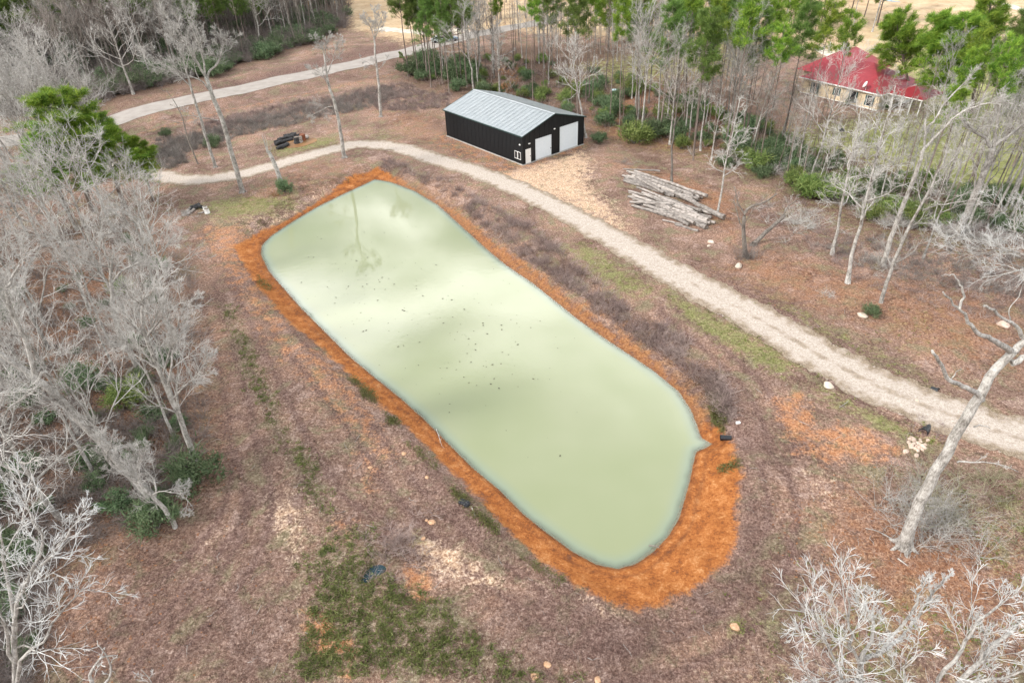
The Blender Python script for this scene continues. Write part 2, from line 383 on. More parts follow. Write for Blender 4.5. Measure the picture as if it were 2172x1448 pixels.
SALMON = [([(420,480),(520,470),(520,560),(600,680),(640,760),(600,770),(520,640),(440,530)], 2.0, .75),
          ([(600,710),(700,740),(790,860),(840,980),(800,980),(720,900),(620,780)], 1.6, .62),
          ([(640,1290),(700,1310),(770,1380),(740,1400),(660,1385)], .7, .95), ([(620,1440),(700,1400),(760,1440)], 1, .6),
          ([(855,1195),(905,1200),(930,1270),(870,1275)], .8, .9), ([(700,1100),(760,1110),(740,1160),(700,1150)], 1, .6),
          ([(760,930),(810,1000),(790,1060),(745,1000)], 1.2, .55),
          ([(1640,840),(1700,830),(1740,900),(1730,960),(1660,930)], 1, .85), ([(1700,900),(1830,900),(1920,960),(1880,985),(1750,985),(1680,965)], 1.3, .8),
          ([(1150,590),(1260,640),(1360,700),(1400,760),(1330,720),(1240,660)], 1, .5), ([(930,285),(1000,300),(1110,352),(1080,380),(960,330),(915,300)], 2, .55)]
SAND = [([(1060,365),(1120,352),(1235,318),(1260,345),(1250,390),(1300,440),(1340,490),(1290,475),(1200,440),(1120,402),(1040,378)], 3, .95),
        ([(880,1140),(950,1150),(1020,1200),(1060,1240),(1000,1235),(930,1210),(870,1180)], 1.2, .8), ([(1230,1265),(1300,1310),(1330,1312),(1260,1262)], .6, .7),
        ([(560,1050),(640,1050),(660,1130),(620,1190),(580,1120)], 1.6, .6), ([(420,1150),(480,1090),(520,1120),(430,1200)], 2.5, .3),
        ([(2020,420),(2050,400),(2060,440)], 2, .0), ([(1690,1000),(1780,1000),(1790,1090),(1750,1090)], 1, .35),
        ([(430,455),(560,450),(640,420),(700,385),(660,440),(540,490),(440,500)], 1.5, .45)]
DARKP = [([(1540,1000),(1600,980),(1640,1100),(1620,1250),(1480,1330),(1400,1448),(1200,1448),(1100,1330),(1050,1230),(1200,1260),(1330,1310),(1500,1250),(1570,1130)], 2.5, .8),
         ([(860,900),(930,980),(1000,1060),(1080,1180),(1050,1200),(960,1110),(880,1000)], 1.5, .7),
         ([(1350,680),(1420,720),(1560,830),(1640,960),(1580,960),(1500,850),(1400,760)], 2, .8),
         ([(440,540),(500,560),(560,700),(620,820),(560,800),(480,700)], 2.5, .5), ([(150,1250),(450,1180),(600,1250),(560,1448),(150,1448)], 5, .5),
         ([(1480,560),(1640,620),(1820,720),(2000,810),(1980,840),(1800,760),(1620,670)], 2, .55),
         ([(440,220),(640,175),(860,120),(860,150),(640,200),(450,245)], 4, .35), ([(210,250),(440,185),(640,130),(860,80),(860,105),(640,158),(430,208),(220,258)], 3, .75),
         ([(440,700),(560,900),(640,1080),(560,1090),(480,960),(440,840)], 3, .45)]
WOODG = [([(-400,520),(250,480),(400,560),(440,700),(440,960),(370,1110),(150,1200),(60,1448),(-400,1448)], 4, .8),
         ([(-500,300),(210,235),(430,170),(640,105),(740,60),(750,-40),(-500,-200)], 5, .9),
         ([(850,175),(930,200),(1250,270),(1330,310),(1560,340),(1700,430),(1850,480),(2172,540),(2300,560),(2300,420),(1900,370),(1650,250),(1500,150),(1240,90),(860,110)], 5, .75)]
TRACKS = [catmull(PN(q), 4) for q in ([(470,600),(530,730),(590,860),(650,980),(720,1080),(800,1120)], [(445,640),(490,800),(520,950),(500,1080),(430,1180),(330,1290),(230,1400)], [(500,900),(545,1020),(540,1130),(480,1240),(380,1350),(300,1448)],
          [(600,700),(680,800),(760,900),(840,1010),(920,1100),(1020,1190),(1120,1260)], [(1640,1000),(1660,1100),(1620,1230),(1540,1330),(1400,1400),(1200,1420)], [(1420,660),(1540,760),(1620,850),(1660,960)], [(1480,620),(1640,720),(1780,810),(1900,880)])]
def evalmask(X, Y, lst, offpoly=0.0):
    o = np.zeros(X.shape)
    for px, soft, st in lst:
        if st <= 0: continue
        pg = PN(px)
        lo = pg.min(0) - soft * 1.5; hi = pg.max(0) + soft * 1.5
        s = (X > lo[0]) & (X < hi[0]) & (Y > lo[1]) & (Y < hi[1])
        if not s.any(): continue
        d = poly_sd(X[s], Y[s], pg)
        o[s] = np.maximum(o[s], st * smooth(soft, -soft, d))
    return o
def near(X, Y, pg, m):
    lo = pg.min(0) - m; hi = pg.max(0) + m
    return (X > lo[0]) & (X < hi[0]) & (Y > lo[1]) & (Y < hi[1])
def sdw(X, Y):
    d = np.full(X.shape, 50.0); s = near(X, Y, WATER, 12)
    if s.any(): d[s] = poly_sd(X[s], Y[s], WATER)
    return d
def gz(X, Y):
    X = np.asarray(X, float); Y = np.asarray(Y, float); sh = X.shape
    X = X.ravel(); Y = Y.ravel()
    d = sdw(X, Y)
    und = 0.16 * np.sin(X * .13 + 1.3) * np.cos(Y * .11) + 0.08 * np.sin(X * .41 + Y * .23) + 0.04 * np.sin(X * 1.1 - Y * .9) * np.sin(Y * .7 + X * .33)
    fine = 0.025 * np.sin(X * 2.3 + 1.1 * np.sin(Y * 1.7)) * np.sin(Y * 2.9 + np.sin(X * 1.9)) + 0.012 * np.sin(X * 6.1 + 2 * np.sin(Y * 3.3)) * np.sin(Y * 5.3)
    k = np.ones(X.shape)
    s = near(X, Y, BARN, 12)
    if s.any(): k[s] *= smooth(1, 9, np.maximum(poly_sd(X[s], Y[s], BARN), 0))
    dr = np.full(X.shape, 50.0); s = near(X, Y, DRIVE, 8); dr[s] = line_d(X[s], Y[s], DRIVE)
    rd = np.full(X.shape, 50.0); s = near(X, Y, ROAD, 14); rd[s] = line_d(X[s], Y[s], ROAD)
    k *= smooth(2, 6, dr) * .8 + .2
    k *= smooth(0.5, 8, d)
    z = und * k + fine * smooth(1.9, 2.6, dr) * smooth(0.2, 2, d)
    # pond bowl: a steep little beach lip, then the bank
    wob = 0.5 * np.sin(X * .55) * np.sin(Y * .47 + 1) + 0.3 * np.sin(X * 1.7 + Y)
    bank = 0.22 * smooth(0.0, 0.35, d) + 0.88 * smooth(0.25, 3.6 + wob, d)
    z = np.where(d < 14, z + ZW + np.where(d > 0, bank, np.maximum(-1.2, d * .55)) * 1.0, z)
    z = np.where(d < 14, z, z)
    # road crown, shoulders and ditches
    z += 0.35 * smooth(5.5, 3.2, rd) - 0.55 * np.exp(-((rd - 8.2) / 1.6) ** 2)
    # puddle pit and culvert hollow
    pd = np.full(X.shape, 9.0); s = near(X, Y, PUDDLE, 3); 
    if s.any(): pd[s] = poly_sd(X[s], Y[s], PUDDLE)
    z -= 0.75 * smooth(0.35, -0.25, pd)
    c = P(1955, 922)
    z -= 0.5 * np.exp(-(((X - c[0]) ** 2 + (Y - c[1]) ** 2) / 0.9))
    return z.reshape(sh)
def gzf(x, y): return float(gz(np.array([x]), np.array([y]))[0])
def G(a, b):
    """point of the ground seen at photo position (a, b)"""
    z = 0.0
    for _ in range(4):
        p = P(a, b, z); z = gzf(p[0], p[1])
    return np.array([p[0], p[1], z])

# ground sheet
cs = np.concatenate([[-12, -6, -3, -1.8, -1.3], np.linspace(-1, 1, 491), [1.3, 1.8, 3, 6, 12]])
rows = [-400., -100., -20., 0.]; y = 9.0
while y < 330: rows.append(y); y += (y + 20) * 0.0049
rows += [335, 350, 380, 430, 520, 700, 1100, 2000, 4000]
rows = np.array(rows)
hw = np.maximum(30 + 0.76 * np.maximum(rows, 0), 40)
X = (cs[None] * hw[:, None]); Y = np.broadcast_to(rows[:, None], X.shape).copy()
nr, nc = X.shape
Xf, Yf = X.ravel(), Y.ravel()
Zf = gz(Xf, Yf)
idx = np.arange(nr * nc).reshape(nr, nc)
Fq = np.stack([idx[:-1, :-1], idx[:-1, 1:], idx[1:, 1:], idx[1:, :-1]], -1).reshape(-1, 4)

def masks(X, Y):
    m = {}
    d = sdw(X, Y)
    s = near(X, Y, CLAY, 4); cd = np.full(X.shape, 9.0); cd[s] = poly_sd(X[s], Y[s], CLAY)
    ring = smooth(0.8, -0.7, cd)
    # north-east bank: brown and overgrown, clay only shows in places
    NEB = PN([(800,330),(840,390),(1000,500),(1180,650),(1380,790),(1480,910),(1530,880),(1500,800),(1350,640),(1150,520),(1000,400)], -0.5)
    s = near(X, Y, NEB, 4); nb = np.full(X.shape, 9.0); nb[s] = poly_sd(X[s], Y[s], NEB)
    ne = smooth(1.0, -1.0, nb)
    m['clay'] = np.maximum(ring * (1 - .3 * ne), 0)
    m['bank_dry'] = ne * smooth(4, 0.2, d)
    m['wet_ledge_shade'] = np.maximum(smooth(0.5, 0.1, d) * .9, .85 * np.exp(-((d - .8 - .15 * np.sin(X) * np.cos(Y * .8)) / (.14 + .05 * np.sin(X * .7 + Y))) ** 2))  # wet soil at the waterline, plus painted shade of a small ledge above it
    s = near(X, Y, DRIVE, 6); dd = np.full(X.shape, 9.0); dd[s] = line_d(X[s], Y[s], DRIVE)
    m['gravel'] = smooth(2.6, 1.0, dd / (.92 + .25 * smooth(80, 45, Y))) * 1.05
    m['gravel'] = m['gravel'] - (.1 + .32 * smooth(75, 40, Y)) * np.exp(-(dd / .4) ** 2)
    s = near(X, Y, RSIDE, 6); rr = np.full(X.shape, 9.0); rr[s] = line_d(X[s], Y[s], RSIDE)
    m['salmon'] = np.maximum(evalmask(X, Y, SALMON), .42 * smooth(1.8, .4, rr))
    s = near(X, Y, BARN, 6); bd = np.full(X.shape, 9.0)
    bd[s] = poly_sd(X[s], Y[s], BARN); m['salmon'] = np.maximum(m['salmon'], .6 * smooth(2.6, .5, bd))
    m['sand'] = evalmask(X, Y, SAND)
    m['green'] = np.clip(evalmask(X, Y, GREEN) * 1.15 + .26 * np.exp(-((dd - 3.6 - .8 * smooth(80, 45, Y)) / .9) ** 2) * smooth(95, 75, Y), 0, 1)
    m['lawn'] = evalmask(X, Y, LAWN)
    fx = evalmask(X, Y, FIELD); fx = np.maximum(fx, smooth(230, 260, Y)); m['field'] = fx
    m['tuft'] = evalmask(X, Y, TUFT)
    m['litter'] = evalmask(X, Y, LITTER)
    dk = evalmask(X, Y, DARKP)
    for ln in TRACKS:          # mown and driven bands curving round the pond
        s = near(X, Y, ln, 4); td = np.full(X.shape, 9.0); td[s] = line_d(X[s], Y[s], ln)
        dk = np.maximum(dk, .8 * np.exp(-((td - .85) / .38) ** 2)); dk = dk * (1 - .7 * np.exp(-(td / .4) ** 2))
    m['dark'] = dk
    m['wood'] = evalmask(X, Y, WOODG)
    return m
MK = masks(Xf, Yf)

gm, t, p = new_mat('ground_soil')
g = N(t, 'ShaderNodeNewGeometry'); pos = g.outputs['Position']
n1 = noise(t, pos, 0.16, 5, 0.6); n2 = noise(t, pos, 1.1, 5, 0.65); n3 = noise(t, pos, 5.5, 6, 0.75, 0.4); n4 = noise(t, pos, 22, 4, 0.7, 0.6)
def att(n):
    a = N(t, 'ShaderNodeAttribute'); a.attribute_name = n; return a.outputs['Fac']
def mfac(n, k2=0.7, k3=0.5, lo=0.4, hi=0.62):
    a = att(n)
    gate = math_(t, 'MINIMUM', math_(t, 'MULTIPLY', a, 6.0), 1.0)
    v = math_(t, 'ADD', a, math_(t, 'MULTIPLY', gate, math_(t, 'ADD', math_(t, 'MULTIPLY', math_(t, 'SUBTRACT', n2, 0.5), k2 * 2), math_(t, 'MULTIPLY', math_(t, 'SUBTRACT', n3, 0.5), k3 * 2))))
    mr = N(t, 'ShaderNodeMapRange', interpolation_type='SMOOTHSTEP'); mr.inputs[1].default_value = lo; mr.inputs[2].default_value = hi
    t.links.new(v, mr.inputs[0]); return mr.outputs[0]
speck = math_(t, 'ADD', math_(t, 'MULTIPLY', n3, 0.55), math_(t, 'MULTIPLY', n4, 0.45))
col = ramp(t, speck, [(0.39, (0.055, 0.03, 0.023)), (0.46, (0.155, 0.095, 0.073)), (0.53, (0.265, 0.18, 0.142)), (0.62, (0.54, 0.42, 0.35))])
tint = ramp(t, n1, [(0.38, (0.68, 0.62, 0.6)), (0.5, (1.0, 0.96, 0.93)), (0.62, (1.3, 1.2, 1.1))])
col = mix(t, 1.0, col, tint, 'MULTIPLY')
mp2 = N(t, 'ShaderNodeMapping'); mp2.inputs['Location'].default_value = (37, 11, 5); t.links.new(pos, mp2.inputs[0])
nm = noise(t, mp2.outputs[0], .42, 6, .68, .6)
def band(v, lo, hi):
    mr = N(t, 'ShaderNodeMapRange', interpolation_type='SMOOTHSTEP'); mr.inputs[1].default_value = lo; mr.inputs[2].default_value = hi
    t.links.new(v, mr.inputs[0]); return mr.outputs[0]
col = mix(t, math_(t, 'MULTIPLY', band(nm, .5, .62), .75), col, ramp(t, speck, [(0.39, (0.06, 0.055, 0.03)), (0.5, (0.2, 0.175, 0.1)), (0.62, (0.4, 0.36, 0.25))]))
col = mix(t, math_(t, 'MULTIPLY', band(nm, .47, .37), .7), col, ramp(t, speck, [(0.39, (0.1, 0.055, 0.045)), (0.5, (0.33, 0.225, 0.185)), (0.62, (0.62, 0.5, 0.43))]))
col = mix(t, math_(t, 'MULTIPLY', att('dark'), 0.95), col, ramp(t, speck, [(0.39, (0.04, 0.02, 0.017)), (0.5, (0.125, 0.072, 0.062)), (0.62, (0.36, 0.25, 0.215))]))
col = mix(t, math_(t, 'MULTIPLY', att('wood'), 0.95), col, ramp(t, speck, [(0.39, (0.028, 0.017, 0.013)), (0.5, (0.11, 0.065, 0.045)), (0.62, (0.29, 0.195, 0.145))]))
col = mix(t, mfac('litter', .7, .45, .1, 1.0), col, ramp(t, speck, [(0.39, (0.09, 0.035, 0.02)), (0.5, (0.28, 0.13, 0.07)), (0.62, (0.5, 0.33, 0.21))]))
col = mix(t, math_(t, 'MULTIPLY', mfac('tuft', .8, 1.2, .4, 1.1), .55), col, ramp(t, speck, [(0.42, (0.05, 0.055, 0.02)), (0.5, (0.17, 0.14, 0.085)), (0.6, (0.48, 0.39, 0.31))]))
col = mix(t, math_(t, 'MULTIPLY', mfac('sand', 1.2, .9, .25, 1.05), .92), col, ramp(t, n3, [(0.38, (0.34, 0.19, 0.11)), (0.5, (0.56, 0.39, 0.26)), (0.6, (0.76, 0.6, 0.46))]))
col = mix(t, math_(t, 'MULTIPLY', mfac('salmon', 1.5, 1.2, .3, 1.15), .8), col, ramp(t, speck, [(0.39, (0.22, 0.085, 0.035)), (0.5, (0.45, 0.19, 0.08)), (0.62, (0.64, 0.4, 0.24))]))
col = mix(t, mfac('field', .5, .4, .3, .8), col, ramp(t, math_(t, 'ADD', math_(t, 'MULTIPLY', n1, .6), math_(t, 'MULTIPLY', n2, .4)), [(0.36, (0.36, 0.24, 0.14)), (0.5, (0.52, 0.38, 0.24)), (0.62, (0.6, 0.47, 0.31))]))
col = mix(t, mfac('lawn', .8, .4, .3, .9), col, ramp(t, n2, [(0.3, (0.16, 0.19, 0.06)), (0.55, (0.3, 0.31, 0.12)), (0.75, (0.42, 0.38, 0.2))]))
col = mix(t, math_(t, 'MULTIPLY', mfac('green', 1.2, .9, .3, 1.15), .9), col, ramp(t, speck, [(0.39, (0.065, 0.068, 0.024)), (0.5, (0.19, 0.195, 0.07)), (0.62, (0.38, 0.35, 0.18))]))
claycol = ramp(t, math_(t, 'ADD', math_(t, 'MULTIPLY', n2, .36), math_(t, 'MULTIPLY', speck, .64)), [(0.39, (0.12, 0.04, 0.016)), (0.46, (0.27, 0.088, 0.023)), (0.53, (0.41, 0.15, 0.042)), (0.61, (0.54, 0.29, 0.13))])
col = mix(t, mfac('clay', .8, .6, .25, .85), col, claycol)
col = mix(t, math_(t, 'MULTIPLY', mfac('bank_dry', 1.3, 1.0, .55, 1.25), .6), col, ramp(t, speck, [(0.40, (0.09, 0.045, 0.022)), (0.5, (0.27, 0.14, 0.065)), (0.6, (0.45, 0.29, 0.17))]))
col = mix(t, mfac('gravel', .55, .6, .36, .66), col, ramp(t, speck, [(0.38, (0.2, 0.15, 0.115)), (0.46, (0.37, 0.31, 0.26)), (0.55, (0.49, 0.43, 0.375)), (0.62, (0.64, 0.59, 0.53))]))
col = mix(t, math_(t, 'MULTIPLY', att('wet_ledge_shade'), 0.65), col, mix(t, 1.0, col, (0.42, 0.36, 0.34), 'MULTIPLY'))  # darkens the wet edge and paints in the ledge's shade line
t.links.new(col, p.inputs['Base Color'])
rg = math_(t, 'MULTIPLY_ADD', att('wet_ledge_shade'), -0.45, 0.95); t.links.new(rg, p.inputs['Roughness'])
p.inputs['Specular IOR Level'].default_value = 0.2
bump(t, p, math_(t, 'ADD', math_(t, 'MULTIPLY', n3, .7), math_(t, 'MULTIPLY', n4, .3)), 0.9, 0.16)
me = mesh_np('ground', np.stack([Xf, Yf, Zf], -1), Fq, None, gm, True)
for k, v in MK.items():
    a = me.attributes.new(k, 'FLOAT', 'POINT'); a.data.foreach_set('value', v.astype(np.float32))
ground = obj('ground', me, kind='structure')

# driveway and road sheets
def ribbon(name, line, hwid, off, mat, step=0.5, cols=7, jag=0.15, wide=0.0):
    seg = np.linalg.norm(np.diff(line, axis=0), axis=1); L = np.concatenate([[0], np.cumsum(seg)])
    s = np.arange(0, L[-1], step)
    px = np.interp(s, L, line[:, 0]); py = np.interp(s, L, line[:, 1])
    tx = np.gradient(px); ty = np.gradient(py); l = np.hypot(tx, ty); nx, ny = -ty / l, tx / l
    c = np.linspace(-1, 1, cols)
    wv = hwid + jag * (np.sin(s * 1.3) * .5 + np.sin(s * 3.1 + 1) * .3 + rng.normal(0, .35, len(s)))
    wv2 = hwid + jag * (np.sin(s * 1.1 + 2) * .5 + np.sin(s * 2.7 + 1) * .3 + rng.normal(0, .35, len(s)))
    wd_ = 1 + wide * smooth(80, 45, py); wv = wv * wd_; wv2 = wv2 * wd_
    W = np.where(c[None] < 0, wv[:, None], wv2[:, None]) * c[None]
    X = px[:, None] + nx[:, None] * W; Y = py[:, None] + ny[:, None] * W
    Z = gz(X, Y) + off
    i = np.arange(X.size).reshape(X.shape)
    F = np.stack([i[:-1, :-1], i[1:, :-1], i[1:, 1:], i[:-1, 1:]], -1).reshape(-1, 4)
    return obj(name, mesh_np(name, np.stack([X, Y, Z], -1).reshape(-1, 3), F, None, mat, True), kind='structure')
rm, t, p = new_mat('pale_asphalt')
g = N(t, 'ShaderNodeNewGeometry'); pos = g.outputs['Position']
a1 = noise(t, pos, .5, 4); a2 = noise(t, pos, 9, 4)
t.links.new(ramp(t, math_(t, 'ADD', math_(t, 'MULTIPLY', a1, .6), math_(t, 'MULTIPLY', a2, .4)), [(0.35, (0.26, 0.23, 0.205)), (0.65, (0.37, 0.335, 0.305))]), p.inputs['Base Color'])
p.inputs['Roughness'].default_value = 0.9; bump(t, p, a2, .3, .02)
ribbon('road', ROAD, 3.4, 0.05, rm, 1.0, 9, 0.12)
dm, t, p = new_mat('driveway_gravel')
g = N(t, 'ShaderNodeNewGeometry'); pos = g.outputs['Position']
n2 = noise(t, pos, 1.1, 5, 0.65); n3 = noise(t, pos, 5.5, 6, 0.75, .4); n4 = noise(t, pos, 22, 4, 0.7, .6)
speck = math_(t, 'ADD', math_(t, 'MULTIPLY', n3, 0.5), math_(t, 'MULTIPLY', n4, 0.5))
gc = ramp(t, speck, [(0.38, (0.2, 0.15, 0.115)), (0.46, (0.37, 0.31, 0.26)), (0.55, (0.49, 0.43, 0.375)), (0.62, (0.64, 0.59, 0.53))])
ac = N(t, 'ShaderNodeAttribute'); ac.attribute_name = 'across'; wd = N(t, 'ShaderNodeAttribute'); wd.attribute_name = 'weedy'
nn = math_(t, 'ADD', math_(t, 'MULTIPLY', n2, .6), math_(t, 'MULTIPLY', n3, .6))
weed = ramp(t, speck, [(0.39, (0.08, 0.055, 0.035)), (0.5, (0.22, 0.165, 0.11)), (0.62, (0.46, 0.38, 0.3))])
def sst(v, lo, hi):
    mr = N(t, 'ShaderNodeMapRange', interpolation_type='SMOOTHSTEP'); mr.inputs[1].default_value = lo; mr.inputs[2].default_value = hi
    t.links.new(v, mr.inputs[0]); return mr.outputs[0]
gc = mix(t, sst(math_(t, 'ADD', ac.outputs['Fac'], math_(t, 'MULTIPLY', math_(t, 'SUBTRACT', nn, .6), 2.4)), .55, .9), gc, weed)
md_ = math_(t, 'MULTIPLY', wd.outputs['Fac'], sst(ac.outputs['Fac'], .38, .0))
gc = mix(t, math_(t, 'MULTIPLY', sst(math_(t, 'ADD', md_, math_(t, 'MULTIPLY', math_(t, 'SUBTRACT', nn, .6), 4.2)), .75, 1.15), .8), gc, weed)
t.links.new(gc, p.inputs['Base Color']); p.inputs['Roughness'].default_value = 0.95
bump(t, p, n4, .7, .05)
dw = ribbon('driveway', DRIVE, 2.0, 0.03, dm, 0.35, 15, 0.3, .25)
nv = len(dw.data.vertices); cc = np.tile(np.abs(np.linspace(-1, 1, 15)), nv // 15)
a_ = dw.data.attributes.new('across', 'FLOAT', 'POINT'); a_.data.foreach_set('value', cc.astype(np.float32))
co = np.zeros(nv * 3, np.float32); dw.data.vertices.foreach_get('co', co); yy = co.reshape(-1, 3)[:, 1]
a_ = dw.data.attributes.new('weedy', 'FLOAT', 'POINT'); a_.data.foreach_set('value', (.35 + .65 * smooth(75, 42, yy)).astype(np.float32))

# pond water
wm, t, p = new_mat('milky_pond_water')
a = N(t, 'ShaderNodeAttribute'); a.attribute_name = 'depth'
g = N(t, 'ShaderNodeNewGeometry'); pos = g.outputs['Position']
wn = noise(t, pos, .07, 3); wn2 = noise(t, pos, .5, 4)
deep = ramp(t, wn, [(0.35, (0.235, 0.262, 0.15)), (0.65, (0.27, 0.29, 0.185))])
e = N(t, 'ShaderNodeMapRange', interpolation_type='SMOOTHSTEP'); e.inputs[1].default_value = 0.0; e.inputs[2].default_value = 1.3
t.links.new(a.outputs['Fac'], e.inputs[0])
c = mix(t, e.outputs[0], (0.215, 0.262, 0.205), deep)
e2 = N(t, 'ShaderNodeMapRange', interpolation_type='SMOOTHSTEP'); e2.inputs[1].default_value = -0.05; e2.inputs[2].default_value = 0.6
t.links.new(math_(t, 'ADD', a.outputs['Fac'], math_(t, 'MULTIPLY', math_(t, 'SUBTRACT', wn2, .5), .5)), e2.inputs[0])
t.links.new(c, p.inputs['Base Color']); p.inputs['Roughness'].default_value = 0.03; p.inputs['IOR'].default_value = 1.333; p.inputs['Specular IOR Level'].default_value = 1.0
wb = noise(t, pos, 2.2, 3, .5)
bump(t, p, wb, .06, .05)
t.links.new(math_(t, 'MULTIPLY_ADD', e2.outputs[0], 0.5, 0.5), p.inputs['Alpha'])
x0, y0 = WATER.min(0) - 1; x1, y1 = WATER.max(0) + 1
gx = np.arange(x0, x1, 0.45); gy = np.arange(y0, y1, 0.45)
X, Y = np.meshgrid(gx, gy); D = poly_sd(X, Y, WATER)
i = np.arange(X.size).reshape(X.shape); ok = (D < 0.7)
cell = ok[:-1, :-1] & ok[1:, :-1] & ok[1:, 1:] & ok[:-1, 1:]
F = np.stack([i[:-1, :-1], i[:-1, 1:], i[1:, 1:], i[1:, :-1]], -1)[cell]
me = mesh_np('pond_water', np.stack([X, Y, np.full(X.shape, ZW)], -1).reshape(-1, 3), F, None, wm, True)
at = me.attributes.new('depth', 'FLOAT', 'POINT'); at.data.foreach_set('value', (-D).ravel().astype(np.float32))
import bmesh
bm = bmesh.new(); bm.from_mesh(me); bmesh.ops.delete(bm, geom=[v for v in bm.verts if not v.link_faces], context='VERTS'); bm.to_mesh(me); bm.free()
obj('pond_water', me, kind='structure')

def flat_water(name, pg, z, mat):
    pg = catmull(pg, 5, True); c = pg.mean(0); n = len(pg)
    V = np.vstack([np.c_[pg, np.full(n, z)], [[c[0], c[1], z]]])
    T = [[k, (k + 1) % n, n] for k in range(n)]
    return obj(name, mesh_np(name, V, None, T, mat), kind='structure')
pm, t, p = new_mat('dark_puddle_water'); p.inputs['Base Color'].default_value = (0.03, 0.06, 0.075, 1); p.inputs['Roughness'].default_value = 0.05
flat_water('puddle', (PUDDLE - PUDDLE.mean(0)) * 1.12 + PUDDLE.mean(0), -0.4, pm)
fm, t, p = new_mat('far_pond_water'); p.inputs['Base Color'].default_value = (0.35, 0.45, 0.5, 1); p.inputs['Roughness'].default_value = 0.1
flat_water('far_pond', PN([(1915,-6),(1960,4),(1995,5),(1990,11),(1965,15),(1935,8),(1880,3),(1850,-6)]), 0.06, fm)
pale, t, p = new_mat('pale_dirt')
g = N(t, 'ShaderNodeNewGeometry'); t.links.new(ramp(t, noise(t, g.outputs['Position'], .8, 5), [(0.35, (0.5, 0.42, 0.33)), (0.65, (0.66, 0.6, 0.52))]), p.inputs['Base Color']); p.inputs['Roughness'].default_value = .95
ribbon('path', catmull(PN([(1640,88),(1690,100),(1740,108),(1780,128)]), 4), 1.3, .06, pale, 1.0, 5, .3)
ribbon('path', catmull(PN([(2050,-8),(2110,5),(2180,24),(2260,44)]), 4), 1.5, .06, pale, 1.0, 5, .2)
ribbon('path', catmull(PN([(800,62),(860,68),(930,70),(1000,60)]), 4), 2.2, .06, pale, 1.0, 5, .6)
#PART2

# ------------------------------------------------------------------ barn
def ribsheet(u0, u1, zb, zt, mapf, pitch=0.305, h=0.04, th=0.02):
    us = [u0]; hs = [0.0]
    nr_ = max(1, round((u1 - u0) / pitch)); wd_ = (u1 - u0) / nr_
    for k in range(nr_):
        c = u0 + (k + .5) * wd_; s_ = 1.5 if k == nr_ - 1 else 1.0
        for du, hh in ((-0.06, 0), (-0.025, h * s_), (0.025, h * s_), (0.06, 0)):
            us.append(c + du * min(1, wd_ / .3)); hs.append(hh)
    us.append(u1); hs.append(0.0)
    n = len(us); V = []
    for lay in (0, 1):
        for u_, hh in zip(us, hs):
            for z_ in (zb(u_), zt(u_)):
                V.append(mapf(u_, z_, hh if lay == 0 else -th))
    F = []
    for i in range(n - 1):
        a, b, c_, d = 2 * i, 2 * i + 1, 2 * i + 3, 2 * i + 2
        F.append([a, d, c_, b]); F.append([a + 2 * n, b + 2 * n, c_ + 2 * n, d + 2 * n])
    F.append([0, 1, 1 + 2 * n, 2 * n]); e = 2 * (n - 1); F.append([e, e + 2 * n, e + 1 + 2 * n, e + 1])
    return V, F
WB, LB, HB, HR = 12.2, 18.5, 4.2, 5.96
barn = thing('barn', 'black metal barn with pale ribbed roof and two white roll-up doors beside the gravel drive', 'barn',
             (BARN_A[0], BARN_A[1], 0.0), math.atan2(E2[1], E2[0]))
obj('foundation', MB().box(-0.12, WB + .12, -0.12, LB + .12, -0.6, 0.1).mesh('foundation', M['concrete']), barn)
obj('wall', MB().box(0.03, WB - .03, 0.03, LB - .03, 0.1, HB - .05).mesh('wall', M['wall_black']), barn)
def part_sheet(name, u0, u1, zb, zt, mapf, mat, **k):
    V, F = ribsheet(u0, u1, zb, zt, mapf, **k)
    return obj(name, MB().add(V, F).mesh(name, mat), barn)
for k in range(20):
    a, b = k * LB / 20, (k + 1) * LB / 20 - 0.004
    part_sheet('wall_panel', a, b, lambda u_: 0.12, lambda u_: HB, lambda u_, z_, h_: (-0.0 - h_, u_, z_), M['wall_black'])
    part_sheet('wall_panel', a, b, lambda u_: 0.12, lambda u_: HB, lambda u_, z_, h_: (WB + h_, u_, z_), M['wall_black'])
rise = lambda u_: HB + (HR - HB) * (1 - abs(u_ - WB / 2) / (WB / 2)) - 0.02
DOORS = [(0.5, 1.5, 2.15), (2.43, 5.48, 3.1), (7.25, 10.92, 3.72)]
edges = [0, 0.5, 1.5, 2.43, 3.45, 4.46, 5.48, 6.1, 7.25, 8.17, 9.09, 10.0, 10.92, 11.56, 12.2]
for a, b in zip(edges[:-1], edges[1:]):
    zb = 0.12
    for d0, d1, dz in DOORS:
        if a >= d0 - .01 and b <= d1 + .01: zb = dz
    part_sheet('wall_panel', a, b - 0.004, lambda u_, z0=zb: z0, rise, lambda u_, z_, h_: (u_, -h_, z_), M['wall_black'])
    part_sheet('wall_panel', a, b - 0.004, lambda u_: 0.12, rise, lambda u_, z_, h_: (u_, LB + h_, z_), M['wall_black'])
OV = 0.22
sl = math.hypot(WB / 2, HR - HB); tx_, tz_ = (WB / 2) / sl, (HR - HB) / sl
for k in range(21):
    a = -OV + k * (LB + 2 * OV) / 21; b = -OV + (k + 1) * (LB + 2 * OV) / 21 - .004
    for side in (0, 1):
        def rm_(u_, v_, h_, side=side):
            x = v_ * tx_ - OV * 0; z = HB + v_ * tz_ + 0.05
            nx, nz = -tz_, tx_
            X_ = x + nx * h_; Z_ = z + nz * h_
            return ((X_ if side == 0 else WB - X_), u_, Z_)
        V, F = ribsheet(a, b, lambda u_: -0.25, lambda u_: sl - 0.01, rm_, h=0.06)
        o = obj('roof_panel', MB().add(V, F).mesh('roof_panel', M['roof_metal']), barn)
